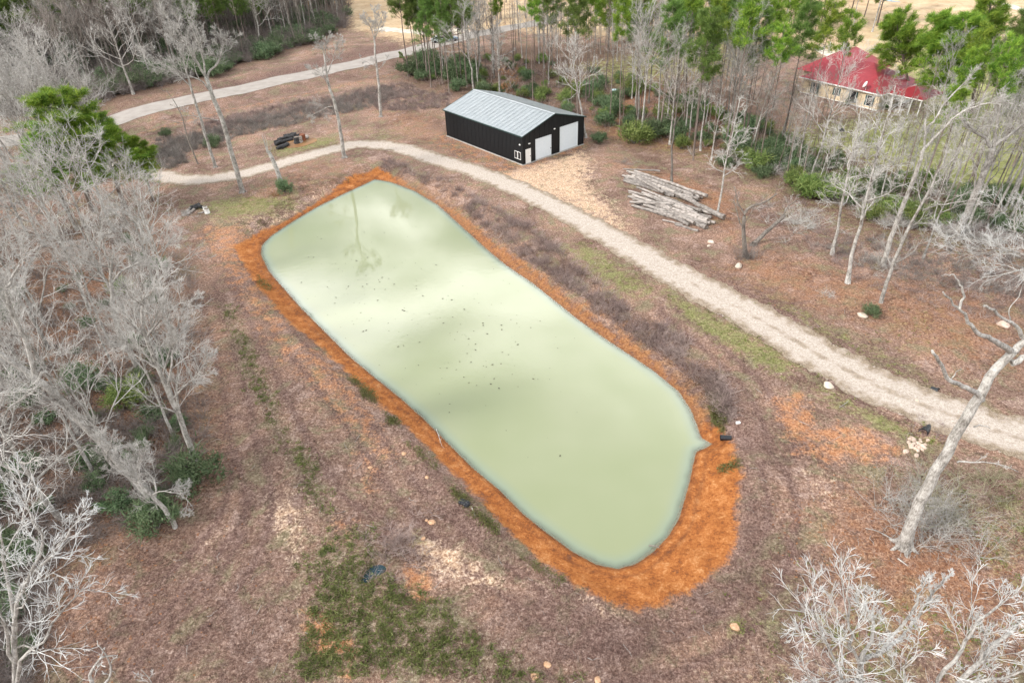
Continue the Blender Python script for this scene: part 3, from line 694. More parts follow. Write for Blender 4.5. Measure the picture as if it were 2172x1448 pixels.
obj('ridge_cap', MB().add([(WB / 2 - .22, -OV, HR + .055), (WB / 2, -OV, HR + .125), (WB / 2 + .22, -OV, HR + .055), (WB / 2 - .22, LB + OV, HR + .055), (WB / 2, LB + OV, HR + .125), (WB / 2 + .22, LB + OV, HR + .055)],
    [[0, 1, 4, 3], [1, 2, 5, 4]]).mesh('ridge_cap', M['roof_metal']), barn)
for side in (0, 1):
    x = -0.3 if side == 0 else WB + 0.18
    obj('eave_trim', MB().box(x, x + .12, -OV - .02, LB + OV + .02, HB - .13, HB + .03).mesh('eave_trim', M['trim_dark']), barn)
    for yy in (-OV - .05, LB + OV + .01):
        s_ = 1 if side == 0 else -1; xa = -0.28 if side == 0 else WB + .28
        V = [(xa, yy, HB - .12), (WB / 2, yy, HR - .03), (WB / 2, yy, HR + .12), (xa, yy, HB + .03),
             (xa, yy + .04, HB - .12), (WB / 2, yy + .04, HR - .03), (WB / 2, yy + .04, HR + .12), (xa, yy + .04, HB + .03)]
        obj('rake_trim', MB().add(V, [[0, 1, 2, 3], [7, 6, 5, 4], [0, 4, 5, 1], [3, 2, 6, 7], [0, 3, 7, 4], [1, 5, 6, 2]]).mesh('rake_trim', M['trim_dark']), barn)
for x, yv in ((-.045, -.045), (WB - .055, -.045), (-.045, LB - .055), (WB - .055, LB - .055)):
    obj('corner_trim', MB().box(x, x + .1, yv, yv + .1, .1, HB - .02).mesh('corner_trim', M['wall_black']), barn)
# personnel door
dr_ = obj('door', MB().box(0.56, 1.44, -0.045, -0.0, 0.12, 2.1).mesh('door', M['white_paint']), barn)
dr_['label'] = 'narrow white walk-in door'
fr = MB().box(0.5, 0.555, -.06, .0, .1, 2.16).box(1.445, 1.5, -.06, .0, .1, 2.16).box(.555, 1.445, -.06, 0, 2.105, 2.16)
obj('door_frame', fr.mesh('door_frame', M['white_paint']), dr_)
obj('handle', MB().box(1.32, 1.4, -.1, -.046, 1.0, 1.12).mesh('handle', M['black_plastic']), dr_)
for (d0, d1, dz), nm in zip(DOORS[1:], ('smaller white roll-up door', 'larger white roll-up door')):
    mb = MB(); n = int((dz - .12) / .1)
    V = []; F = []
    for i in range(n + 1):
        z = .13 + (dz - .16) * i / n
        V += [(d0 + .06, -.012, z), (d1 - .06, -.012, z), (d0 + .06, -.04, z + .03), (d1 - .06, -.04, z + .03)]
    for i in range(n):
        b = 4 * i; F += [[b, b + 1, b + 3, b + 2], [b + 2, b + 3, b + 5, b + 4]]
    mb.add(V, F)
    rd_ = obj('roll_up_door', mb.mesh('roll_up_door', M['white_metal']), barn); rd_['label'] = nm
    obj('door_frame', MB().box(d0 - .02, d0 + .06, -.07, .0, .1, dz + .06).box(d1 - .06, d1 + .02, -.07, .0, .1, dz + .06).box(d0 + .06, d1 - .06, -.07, 0, dz - .02, dz + .06).mesh('door_frame', M['white_metal']), rd_)
    obj('bottom_bar', MB().box(d0 + .06, d1 - .06, -.08, -.045, .11, .19).mesh('bottom_bar', M['concrete']), rd_)
obj('handle', MB().box(5.32, 5.4, -.13, -.07, 1.15, 1.3).mesh('handle', M['black_plastic']), rd_)
# sliding window in the left wall
for y0_ in (0.36, 1.06):
    wn_ = obj('window', MB().box(-.05, -.034, y0_ + .05, y0_ + .62, .77, 1.73).mesh('window', M['glass']), barn)
    f_ = MB().box(-.075, -.034, y0_, y0_ + .05, .7, 1.8).box(-.075, -.034, y0_ + .62, y0_ + .67, .7, 1.8).box(-.075, -.034, y0_ + .05, y0_ + .62, .7, .76).box(-.075, -.034, y0_ + .05, y0_ + .62, 1.74, 1.8)
    obj('window_frame', f_.mesh('window_frame', M['white_paint']), wn_)
for (x, yv, z, ax) in ((1.2, -.15, 2.82, 0), (6.1, -.15, 3.76, 0), (-.15, .5, 2.82, 1)):
    mb = MB()
    if ax == 0: mb.box(x - .16, x + .16, yv, -.033, z, z + .14)
    else: mb.box(x, -.033, yv - .12, yv + .12, z, z + .16)
    o = obj('wall_light', mb.mesh('wall_light', M['white_paint']), barn)
    obj('lamp_bracket', (MB().box(x - .05, x + .05, -.06, -.0, z - .08, z + .2) if ax == 0 else MB().box(-.03, 0, yv - .04, yv + .04, z - .08, z + .2)).mesh('lamp_bracket', M['black_plastic']), o)

# ------------------------------------------------------------------ tree growth
UP = np.array([0, 0, 1.0])
def nrm(a): return a / (np.linalg.norm(a, axis=-1, keepdims=True) + 1e-9)
def kids(Pp, R, c, t0, t1, ang, lenr, n, trop, gnarl, rr, rg, absl=None, lt=0.55):
    """c children for every parent polyline; returns polylines and radii"""
    B, m, _ = Pp.shape
    t = t0 + (t1 - t0) * (np.arange(c)[None] + rg.random((B, c))) / c
    q = t * (m - 1); i = np.minimum(q.astype(int), m - 2); fr = (q - i)[..., None]
    bi = np.arange(B)[:, None]
    S = Pp[bi, i] * (1 - fr) + Pp[bi, i + 1] * fr
    T = nrm(Pp[bi, i + 1] - Pp[bi, i])
    rp = R[bi, i] * (1 - fr[..., 0]) + R[bi, i + 1] * fr[..., 0]
    plen = np.linalg.norm(np.diff(Pp, axis=1), axis=2).sum(1)
    ref = np.where(np.abs(T[..., 2:3]) > .9, np.array([1., 0, 0]), UP)
    U = nrm(np.cross(T, ref)); W = np.cross(T, U)
    ph = np.arange(c)[None] * 2.4 + rg.random((B, 1)) * 6.28 + rg.normal(0, .5, (B, c))
    A = np.radians(ang) * (1 + rg.normal(0, .18, (B, c)))
    D = T * np.cos(A)[..., None] + (U * np.cos(ph)[..., None] + W * np.sin(ph)[..., None]) * np.sin(A)[..., None]
    L = (plen[:, None] * lenr if absl is None else absl) * (1 - lt * (t - t0) / (1.0001 - t0)) * rg.uniform(.65, 1.25, (B, c))
    pts = [S]; rad = []
    r0 = np.minimum(rp * .72, L * rr)
    cur = S
    for k in range(n - 1):
        D = nrm(D + UP * trop + rg.normal(0, gnarl, D.shape))
        cur = cur + D * (L / (n - 1))[..., None]; pts.append(cur)
    tt = np.linspace(1, .28, n)
    R2 = r0[..., None] * tt
    return np.stack(pts, 2).reshape(-1, n, 3), R2.reshape(-1, n)

def trunk_line(H, r, n=12, lean=(0, 0), wob=.15, rg=None, taper=.25):
    z = np.linspace(0, 1, n); p_ = np.zeros((n, 3)); p_[:, 2] = z * H
    w_ = np.cumsum(rg.normal(0, wob, (n, 2)), 0) * (H / n) * .35
    w_ -= w_[0]
    p_[:, 0] = w_[:, 0] + lean[0] * z * H; p_[:, 1] = w_[:, 1] + lean[1] * z * H
    rad = r * (1 - (1 - taper) * z ** .9); rad[0] *= 1.45
    return p_, rad

def bare_tree(seed, H=17, r=.2, base=.45, nl=12, la=42, ll=.38, c2=7, c3=6, c4=4, gn=.16, trop=.12, dens=1.0, wob=.15, fork=False, extra=None):
    """returns mesh builders for the trunk and the branches"""
    rg = np.random.default_rng(seed)
    tp, tr = trunk_line(H * .94, r, 13, wob=wob, rg=rg, taper=.16)
    # cut: the leader becomes thin above the crown base
    tb, bb = MB(), MB()
    tb.tube(tp, tr, 9)
    L1, R1 = kids(tp[None], tr[None], nl, base, .98, la, ll, 7, trop, gn, .022, rg, lt=.5)
    L1s = [L1]; R1s = [R1]
    if extra:
        for P_, R_ in extra: L1s.append(P_[None]); R1s.append(R_[None])
    L1 = np.concatenate(L1s); R1 = np.concatenate(R1s)
    V, F = tubes(L1, R1, 6); tb.add(V, F)
    L2, R2 = kids(L1, R1, c2, .25, 1, 40, .5, 5, trop * .8, gn * 1.1, .016, rg)
    V, F = tubes(L2, np.maximum(R2, .012), 3); bb.add(V, F)
    L3, R3 = kids(L2, R2, c3, .2, 1, 38, .55, 3, trop * .6, gn * 1.1, .014, rg)
    V, F, T_ = spikes(L3, np.maximum(R3, .008)); bb.add(V, F, T_)
    if c4:
        L4, R4 = kids(L3, R3, c4, .15, 1, 36, .7, 2, .05, gn, .012, rg)
        V, F, T_ = spikes(L4, np.maximum(R4, .007)); bb.add(V, F, T_)
    return tb, bb

def pine_tree(seed, H=20, r=.15, base=.62, nb=34, bl=2.6, cl=6, tuft=22, sz=.5, dead=10):
    rg = np.random.default_rng(seed)
    tp, tr = trunk_line(H, r, 12, wob=.07, rg=rg, taper=.22)
    tb, nb_ = MB(), MB()
    tb.tube(tp, tr, 8)
    L1, R1 = kids(tp[None], tr[None], nb, base, .985, 68, 0, 5, .10, .12, .02, rg, absl=bl, lt=.6)
    V, F = tubes(L1, R1, 5); tb.add(V, F)
    if dead:
        Ld, Rd = kids(tp[None], tr[None], dead, base * .55, base, 80, 0, 4, -.02, .15, .014, rg, absl=bl * .6, lt=0)
        V, F = tubes(Ld, Rd, 4); tb.add(V, F)
    L2, R2 = kids(L1, R1, cl, .3, 1, 45, .42, 3, .12, .15, .015, rg, lt=.3)
    V, F, T_ = spikes(L2[:, [0, 2]], R2[:, [0, 2]]); tb.add(V, F, T_)
    C_ = np.concatenate([L2[:, -1], L2[:, 1], L1[:, -1]]); dirs = nrm(np.concatenate([L2[:, -1] - L2[:, -2], L2[:, 1] - L2[:, 0], L1[:, -1] - L1[:, -2]]))
    V, T = blades(C_, dirs, int(tuft * 1.5), sz * 1.1, .045, rg, .5, .2)
    nb_.add(V, None, T)
    return tb, nb_

def blades(C_, dirs, k, size, width, rg, up=.3, jit=.12):
    n = len(C_)
    d = nrm(rg.normal(0, 1, (n, k, 3)) + dirs[:, None] * .8 + UP * up)
    L = size * rg.uniform(.5, 1.1, (n, k, 1))
    s = C_[:, None] + rg.normal(0, jit * size, (n, k, 3))
    side = nrm(np.cross(d, rg.normal(0, 1, (n, k, 3)))) * width
    V = np.stack([s - side * .5, s + side * .5, s + d * L], 2).reshape(-1, 3)
    return V, np.arange(len(V)).reshape(-1, 3)

def leaf_cloud(C_, k, rad, size, rg, flat=.8):
    n = len(C_)
    d = nrm(rg.normal(0, 1, (n, k, 3))); q = rg.uniform(.35, 1, (n, k, 1)) ** .5
    c = C_[:, None] + d * q * np.asarray(rad).reshape(-1, 1, 1) * np.array([1, 1, flat])
    a = nrm(np.cross(d, rg.normal(0, 1, d.shape)) + rg.normal(0, .3, d.shape)); b = nrm(np.cross(d, a) + rg.normal(0, .35, d.shape))
    s = size * rg.uniform(.5, 1.2, (n, k, 1))
    V = np.stack([c - a * s * .5, c + b * s * .35, c + a * s * .6, c - b * s * .35], 2).reshape(-1, 3)
    return V, np.arange(len(V)).reshape(-1, 4)

def bush(seed, r=1.6, h=2.0, n=16, k=130, size=.2, stems=9):
    rg = np.random.default_rng(seed)
    th = rg.random(n) * 6.28; q = rg.random(n) ** .6
    C_ = np.stack([np.cos(th) * q * r * .7, np.sin(th) * q * r * .7, h * (.25 + .6 * rg.random(n) * (1 - .5 * q))], -1)
    V, F = leaf_cloud(C_, k, rg.uniform(.35, .62, n) * r * .75, size, rg)
    V[:, 2] = np.maximum(V[:, 2], .02)
    lb = MB().add(V, F)
    D_ = nrm(C_ - np.array([0, 0, h * .2]))
    V, T = blades(C_ + D_ * r * .22, D_, 34, r * .34, .07, rg, .4, .4)
    V[:, 2] = np.maximum(V[:, 2], .02); lb.add(V, None, T)
    sb = MB()
    S = np.zeros((stems, 4, 3)); e = C_[rg.integers(0, n, stems)]
    for i in range(4): S[:, i] = e * (i / 3) + rg.normal(0, .06, (stems, 3)) * (i > 0); 
    S[:, 0, :2] += rg.normal(0, .12, (stems, 2))
    R = np.linspace(.045, .015, 4)[None] * np.ones((stems, 1))
    V, F = tubes(S, R, 4); sb.add(V, F)
    L2, R2 = kids(S, R, 8, .4, 1, 35, .5, 3, .1, .2, .02, rg)
    V, F, T_ = spikes(L2, np.maximum(R2, .009)); sb.add(V, F, T_)
    return sb, lb

def twig_clump(seed, n=26, h=1.1, spread=.6, rad=.014, kidsn=4):
    rg = np.random.default_rng(seed)
    th = rg.random(n) * 6.28
    D = nrm(np.stack([np.cos(th) * spread, np.sin(th) * spread, np.full(n, 1.0)], -1) + rg.normal(0, .25, (n, 3)))
    cur = np.c_[rg.normal(0, .16, (n, 2)), np.zeros(n)]
    pts = [cur]; L = h * rg.uniform(.5, 1.2, (n, 1))
    for i in range(3):
        D = nrm(D + rg.normal(0, .22, D.shape) - UP * .12 * i); cur = cur + D * L / 3; pts.append(cur)
    S = np.stack(pts, 1); R = np.linspace(rad, rad * .4, 4)[None] * np.ones((n, 1))
    mb = MB(); V, F, T_ = spikes(S[:, ::1][:, [0, 1, 3]], R[:, [0, 1, 3]]); mb.add(V, F, T_)
    if kidsn:
        K, KR = kids(S, R, kidsn, .3, 1, 40, .45, 2, 0, .25, .02, rg)
        V, F, T_ = spikes(K, np.maximum(KR, rad * .6)); mb.add(V, F, T_)
    return mb

# prototype library: (trunk mesh, branches mesh, height)
PRO = {}
def lib(kind, builders, H, mt, mb_):
    PRO.setdefault(kind, []).append((builders[0].mesh(kind + '_trunk', mt, True), builders[1].mesh(kind + '_branches', mb_), H))
for i in range(5):
    lib('bare', bare_tree(100 + i, 16, .16, .36 + .04 * i, 13, 42, .42, 7, 6, 4), 16, M['bark_pale'], M['twig_pale'])
for i in range(4):
    lib('bare_wide', bare_tree(140 + i, 14, .2, .25 + .05 * i, 13, 52, .56, 7, 6, 5, gn=.2, trop=.1), 14, M['bark_pale'], M['twig_pale'])
for i in range(4):
    lib('bare_brown', bare_tree(180 + i, 17, .14, .45, 11, 34, .3, 6, 5, 3), 17, M['bark_dark'], M['twig_brown'])
for i in range(3):
    lib('slender', bare_tree(200 + i, 15, .12, .33, 17, 58, .2, 8, 6, 3, gn=.22, trop=.1), 15, M['bark_white'], M['twig_pale'])
for i in range(5):
    lib('pine', pine_tree(300 + i, 20, .14, .48 + .05 * (i % 3), 38, 2.8, 6, 20, .55), 20, M['bark_pine'], M['pine'])
for i in range(4):
    lib('pine_thin', pine_tree(340 + i, 19, .09, .72, 18, 1.9, 5, 20, .5, 6), 19, M['bark_pine'], M['pine_bright'])
for i in range(3):
    lib('pine_full', pine_tree(360 + i, 15, .2, .35, 44, 3.4, 8, 30, .55, 4), 15, M['bark_pine'], M['pine_bright'])
for i in range(2):
    lib('pine_dark', pine_tree(380 + i, 19, .2, .42, 48, 3.2, 7, 26, .6, 4), 19, M['bark_pine'], M['pine'])
for i in range(3):
    lib('pole', bare_tree(400 + i, 18, .085, .5, 14, 60, .1, 6, 4, 0, wob=.1), 18, M['bark_pine'], M['twig_brown'])
for i in range(4):
    lib('bush', bush(500 + i, 1.6, 2.1, 22, 90, .17), 2.1, M['bark_dark'], M['evergreen'])
for i in range(3):
    lib('bush_yellow', bush(520 + i, 1.6, 2.1, 22, 85, .17), 2.1, M['bark_dark'], M['evergreen_yellow'])
def proj(w_):
    v = np.asarray(w_, float) - CAM; return 1086 + FPX * (v @ CR) / (v @ _f), 724 - FPX * (v @ CU) / (v @ _f)
def comb(builders, mats):
    V = []; F = []; T = []; mi = []; off = 0
    Fm = []; Tm = []
    for k, b in enumerate(builders):
        v = np.vstack(b.V); V.append(v)
        if b.F: f = np.vstack(b.F) + off; F.append(f); Fm.append(np.full(len(f), k))
        if b.T: f = np.vstack(b.T) + off; T.append(f); Tm.append(np.full(len(f), k))
        off += len(v)
    me = mesh_np('far_tree', np.vstack(V), np.vstack(F) if F else None, np.vstack(T) if T else None, mats[0], False)
    me.materials.append(mats[1])
    mi = np.concatenate(Fm + Tm).astype(np.int32)
    if len(mi) == len(me.polygons): me.polygons.foreach_set('material_index', mi)
    return me
def far_mass(name, kinds, XY, hs, seed, label):
    """one object of many far trees"""
    rg = np.random.default_rng(seed); XY = np.asarray(XY); n = len(XY)
    colx = bpy.data.collections.new(name + '_kinds')
    for i, me in enumerate(kinds): colx.objects.link(bpy.data.objects.new('%s_%02d' % (name, i), me))
    me = mesh_np(name, np.c_[XY, gz(XY[:, 0], XY[:, 1]) - .05])
    for an, tp, arr in (('rot', 'FLOAT_VECTOR', np.c_[rg.normal(0, .04, (n, 2)), rg.random(n) * 6.28]), ('sca', 'FLOAT_VECTOR', np.c_[hs, hs, hs * rg.uniform(.9, 1.1, n)]), ('kid', 'INT', rg.integers(0, len(kinds), n))):
        a = me.attributes.new(an, tp, 'POINT')
        if tp == 'INT': a.data.foreach_set('value', arr.astype(np.int32))
        else: a.data.foreach_set('vector', arr.astype(np.float32).ravel())
    o = obj(name, me, kind='stuff'); o['label'] = label
    ng = bpy.data.node_groups.new(name, 'GeometryNodeTree')
    ng.interface.new_socket('Geometry', in_out='INPUT', socket_type='NodeSocketGeometry'); ng.interface.new_socket('Geometry', in_out='OUTPUT', socket_type='NodeSocketGeometry')
    gi = ng.nodes.new('NodeGroupInput'); go = ng.nodes.new('NodeGroupOutput')
    ci = ng.nodes.new('GeometryNodeCollectionInfo'); ci.inputs['Collection'].default_value = colx; ci.inputs['Separate Children'].default_value = True; ci.inputs['Reset Children'].default_value = True
    ip = ng.nodes.new('GeometryNodeInstanceOnPoints'); ip.inputs['Pick Instance'].default_value = True
    def na(nm, tp):
        a = ng.nodes.new('GeometryNodeInputNamedAttribute'); a.data_type = tp; a.inputs['Name'].default_value = nm
        return [s for s in a.outputs if s.enabled][0]
    L = ng.links
    L.new(gi.outputs[0], ip.inputs['Points']); L.new(ci.outputs[0], ip.inputs['Instance'])
    L.new(na('kid', 'INT'), ip.inputs['Instance Index']); L.new(na('rot', 'FLOAT_VECTOR'), ip.inputs['Rotation']); L.new(na('sca', 'FLOAT_VECTOR'), ip.inputs['Scale'])
    L.new(ip.outputs[0], go.inputs[0])
    md = o.modifiers.new('trees', 'NODES'); md.node_group = ng
    return o
FARBROWN = [comb(bare_tree(700 + i, 16, .16, .35, 11, 38, .36, 6, 5, 4), (M['bark_dark'], M['twig_brown'])) for i in range(3)]
FARPALE = [comb(bare_tree(710 + i, 15, .18, .35, 11, 44, .45, 6, 6, 4), (M['bark_pale'], M['twig_brown'])) for i in range(2)]
FARPINE = [comb(pine_tree(720 + i, 20, .15, .55, 30, 2.9, 6, 20, .6), (M['bark_pine'], M['pine'])) for i in range(3)]
FARBUSH = [comb(bush(730 + i, 1.6, 2.1, 16, 60, .25), (M['bark_dark'], M['evergreen'])) for i in range(2)]
NAMES = dict(bare='bare_tree', bare_wide='bare_tree', bare_brown='bare_tree', slender='bare_tree', pine='pine_tree', pine_thin='pine_tree', pine_full='pine_tree',
             pine_dark='pine_tree', pole='slender_tree', bush='bush', bush_yellow='bush')
CROWN = dict(pine='needles', pine_thin='needles', pine_full='needles', pine_dark='needles', bush='foliage', bush_yellow='foliage')
def plant(kind, xy, H, label, group=None, lean=(0, 0), var=None, rz=None, thick=1.0, cat=None):
    pr_ = PRO[kind]; tm, bmh, h0 = pr_[var if var is not None else random.randrange(len(pr_))]
    z = gzf(xy[0], xy[1]) - .05
    cat = cat or ('bush' if 'bush' in kind else 'tree')
    e = thing(NAMES[kind], label, cat, (xy[0], xy[1], z), 0, group)
    axis = Vector((lean[0], lean[1], 1.0)).normalized()
    R = Vector((0, 0, 1)).rotation_difference(axis).to_matrix().to_4x4() @ Matrix.Rotation(random.random() * 6.283 if rz is None else rz, 4, 'Z')
    s = H / h0
    e.matrix_world = Matrix.Translation((xy[0], xy[1], z)) @ R @ Matrix.Diagonal((s * thick, s * thick, s, 1))
    obj('stems' if 'bush' in kind else 'trunk', tm, e); obj(CROWN.get(kind, 'branches'), bmh, e)
    return e
def from_px(base, topv):
    """ground point and height/lean of a tree seen from base to top in the photo"""
    g_ = G(*base); d = _f + CR * (topv[0] - 1086) / FPX - CU * (topv[1] - 724) / FPX
    q = CAM + d * g_[1] / d[1]; v = q - g_
    return g_, v[2], (v[0] / v[2], 0.0)

def skel(px, g_, ydrift=None, radii=(.2, .1)):
    """polyline at the depth of g_ (plus per point drift) through photo points"""
    out_ = []
    for i, q in enumerate(px):
        yy = g_[1] + (ydrift[i] if ydrift is not None else 0)
        d = _f + CR * (q[0] - 1086) / FPX - CU * (q[1] - 724) / FPX
        out_.append(CAM + d * (yy - CAM[1]) / d[1] - g_)
    out_ = np.array(out_)
    k = np.linspace(0, 1, len(out_))
    o = catmull(out_, 3); kk = np.linspace(0, 1, len(o))
    return o, np.interp(kk, np.linspace(0, 1, len(radii)), radii)

def hero(name, base, limbs, label, seed, c2=7, c3=6, c4=4, lenr=.5, mt=None, mb_=None, twigr=1.0, gn=.18, t0=.2, rest=None, tw_on=None, trop=.08):
    """limbs: list of (photo points, drifts, radii, n_branches or 0)"""
    g_ = G(*base); rg = np.random.default_rng(seed)
    e = thing(name, label, 'tree', tuple(g_))
    tb, bb = MB(), MB()
    for px, yd, rd_, nb2 in limbs:
        pl, rr = skel(px, g_, yd, rd_); rr = rr * (.72 if seed in (31, 32, 33) else 1)
        pl = pl + rg.normal(0, .03, pl.shape) * (np.arange(len(pl))[:, None] > 0)
        if px[0] == base: pl = np.vstack([pl[:1] - (pl[1:2] - pl[:1]) / np.linalg.norm(pl[1] - pl[0]) * .5, pl]); rr = np.concatenate([[rr[0] * 1.12], rr])
        tb.tube(pl, rr, 9 if rd_[0] > .12 else 6)
        if nb2:
            L2, R2 = kids(pl[None], rr[None], nb2, t0, 1, 42, lenr * .8, 6, trop, gn, .012 if seed in (31, 32, 33) else .02, rg)
            V, F = tubes(L2, np.maximum(R2, .014 * twigr), 5); tb.add(V, F)
            L3, R3 = kids(L2, R2, c2, .2, 1, 38, .58, 5, trop * .7, gn, .008 if seed in (31, 32, 33) else .012, rg)
            V, F = tubes(L3, np.maximum(R3, .010 * twigr), 3); bb.add(V, F)
            L4, R4 = kids(L3, R3, c3, .1, .95, 34, .72, 4, .04, gn * .8, .009, rg)
            V, F, T_ = spikes(L4, np.maximum(R4, .009 * twigr)); bb.add(V, F, T_)
            if c4:
                L5, R5 = kids(L4, R4, c4, .1, .95, 30, .95, 3, .03, gn * .8, .008, rg)
                V, F, T_ = spikes(L5, np.maximum(R5, .006 * twigr)); bb.add(V, F, T_)
    r0 = limbs[0][2][0]
    if r0 > .2:                      # root flare
        for a in np.arange(6) * 1.047 + rg.random(6) * .5:
            d_ = np.array([math.cos(a), math.sin(a), 0])
            tb.tube([d_ * r0 * .55 + UP * r0 * 1.5, d_ * r0 * 1.0 + UP * r0 * .4, d_ * r0 * 1.6 - UP * .02, d_ * r0 * 2.3 - UP * .15], [r0 * .3, r0 * .32, r0 * .22, r0 * .1], 6)
    obj('trunk', tb.mesh('trunk', mt or M['bark_pale'], True), e)
    if bb.n:
        o = obj('branches', bb.mesh('branches', mb_ or M['twig_pale']), e)
        if not c4: o['kind'] = 'stuff'          # a few twigs too small to pick apart
    return e, g_

# ------------------------------------------------------------------ single trees around the pond
hero('bare_tree', (515, 408), [
    ([(515, 408), (490, 320), (470, 250), (450, 200), (437, 165)], None, (.34, .3, .27, .24), 0),
    ([(437, 165), (420, 135), (395, 95), (370, 55), (350, 35)], (0, -.3, -.8, -1.2, -1.5), (.17, .1, .03), 10),
    ([(440, 170), (445, 150), (462, 135), (472, 105), (480, 85), (498, 85)], (0, .2, .4, .8, 1, 1.2), (.16, .1, .03), 7),
    ([(450, 200), (430, 175), (400, 160), (360, 150), (320, 140)], (0, -.5, -1, -1.5, -2), (.12, .07, .02), 7),
    ([(437, 165), (430, 120), (425, 80), (405, 40)], (0, .5, 1, 1.5), (.13, .07, .02), 8),
    ([(463, 255), (440, 252), (410, 245), (380, 247)], (0, -.3, -.6, -.9), (.07, .04, .015), 2)],
    'tall forked bare tree alone on the grass above the pond, its trunk crossing the drive', 11, twigr=1.25, lenr=.62)
hero('bare_tree', (457, 355), [
    ([(457, 355), (440, 300), (420, 235), (405, 185), (395, 150)], None, (.26, .2, .16, .12), 0),
    ([(405, 185), (385, 165), (360, 145), (330, 125), (305, 105)], (0, -.4, -.8, -1.2, -1.6), (.11, .07, .02), 8),
    ([(395, 150), (388, 125), (375, 95), (350, 75)], (0, .3, .6, .9), (.1, .06, .02), 9),
    ([(395, 150), (400, 120), (410, 90)], (0, .5, 1), (.09, .05, .02), 6)],
    'bare tree leaning left behind the tall forked one, between the drive and the road', 12, twigr=1.25, lenr=.62)
hero('bare_tree', (420, 348), [([(420, 348), (400, 300), (388, 255), (375, 225), (352, 190)], None, (.12, .08, .03), 7),
    ([(390, 262), (370, 258), (345, 250)], None, (.05, .02), 2)],
    'thin half-dead tree with short twigs, leftmost of the trio by the drive bend', 13, c2=4, c3=3, c4=0, lenr=.25, mt=M['bark_dark'], mb_=M['twig_brown'])
hero('bare_tree', (731, 334), [
    ([(731, 334), (722, 280), (712, 225), (700, 190), (693, 160), (688, 120)], None, (.32, .24, .2, .16, .1), 0),
    ([(700, 190), (688, 165), (672, 150), (655, 145)], (0, -.4, -.7, -1), (.09, .05, .02), 7),
    ([(688, 120), (680, 95), (665, 80)], (0, -.3, -.6), (.08, .04, .02), 8),
    ([(693, 160), (705, 130), (712, 105), (722, 95)], (0, .5, .8, 1), (.08, .04, .02), 8),
    ([(688, 120), (692, 95), (697, 75)], (0, .3, .5), (.08, .04, .02), 8),
    ([(712, 225), (695, 228), (670, 240), (652, 250)], None, (.06, .02), 4)],
    'bare tree on the gravel drive edge at the far corner of the pond', 14, lenr=.6, twigr=1.25)
hero('bare_tree', (808, 248), [
    ([(808, 248), (803, 180), (797, 130), (794, 85)], None, (.28, .22, .18, .13), 0),
    ([(794, 85), (785, 55), (772, 40)], (0, -.4, -.8), (.09, .03), 9), ([(794, 85), (803, 60), (812, 30)], (0, .4, .8), (.09, .03), 9),
    ([(794, 85), (796, 50), (793, 15)], (0, 0, .3), (.09, .03), 9), ([(800, 142), (785, 135), (765, 125)], None, (.07, .02), 4), ([(801, 148), (815, 135), (824, 115)], None, (.05, .02), 2)],
    'bare tree in brown grass left of the barn, its rounded crown over the paved road', 15, lenr=.62, twigr=1.25)
# broken snag by the green bush
g_ = G(600, 402)
sn = thing('dead_snag', 'broken dead trunk with a splintered top beside the round green bush', 'dead tree', tuple(g_))
tb = MB()
pl, rr = skel([(600, 402), (590, 368), (580, 343), (572, 326), (566, 320)], g_, None, (.36, .3, .27, .25, .2)); tb.tube(pl, rr, 9)
obj('trunk', tb.mesh('trunk', M['bark_white'], True), sn)
tb = MB()
for pxs, rd_ in (([(567, 322), (562, 305), (556, 286)], (.12, .08, .02)), ([(568, 322), (566, 305), (560, 284)], (.08, .05, .01)), ([(570, 322), (575, 318), (574, 305)], (.05, .02))):
    pl, rr = skel(pxs, g_, None, rd_); tb.tube(pl, rr, 6)
obj('splintered_top', tb.mesh('splintered_top', M['bark_white']), sn)
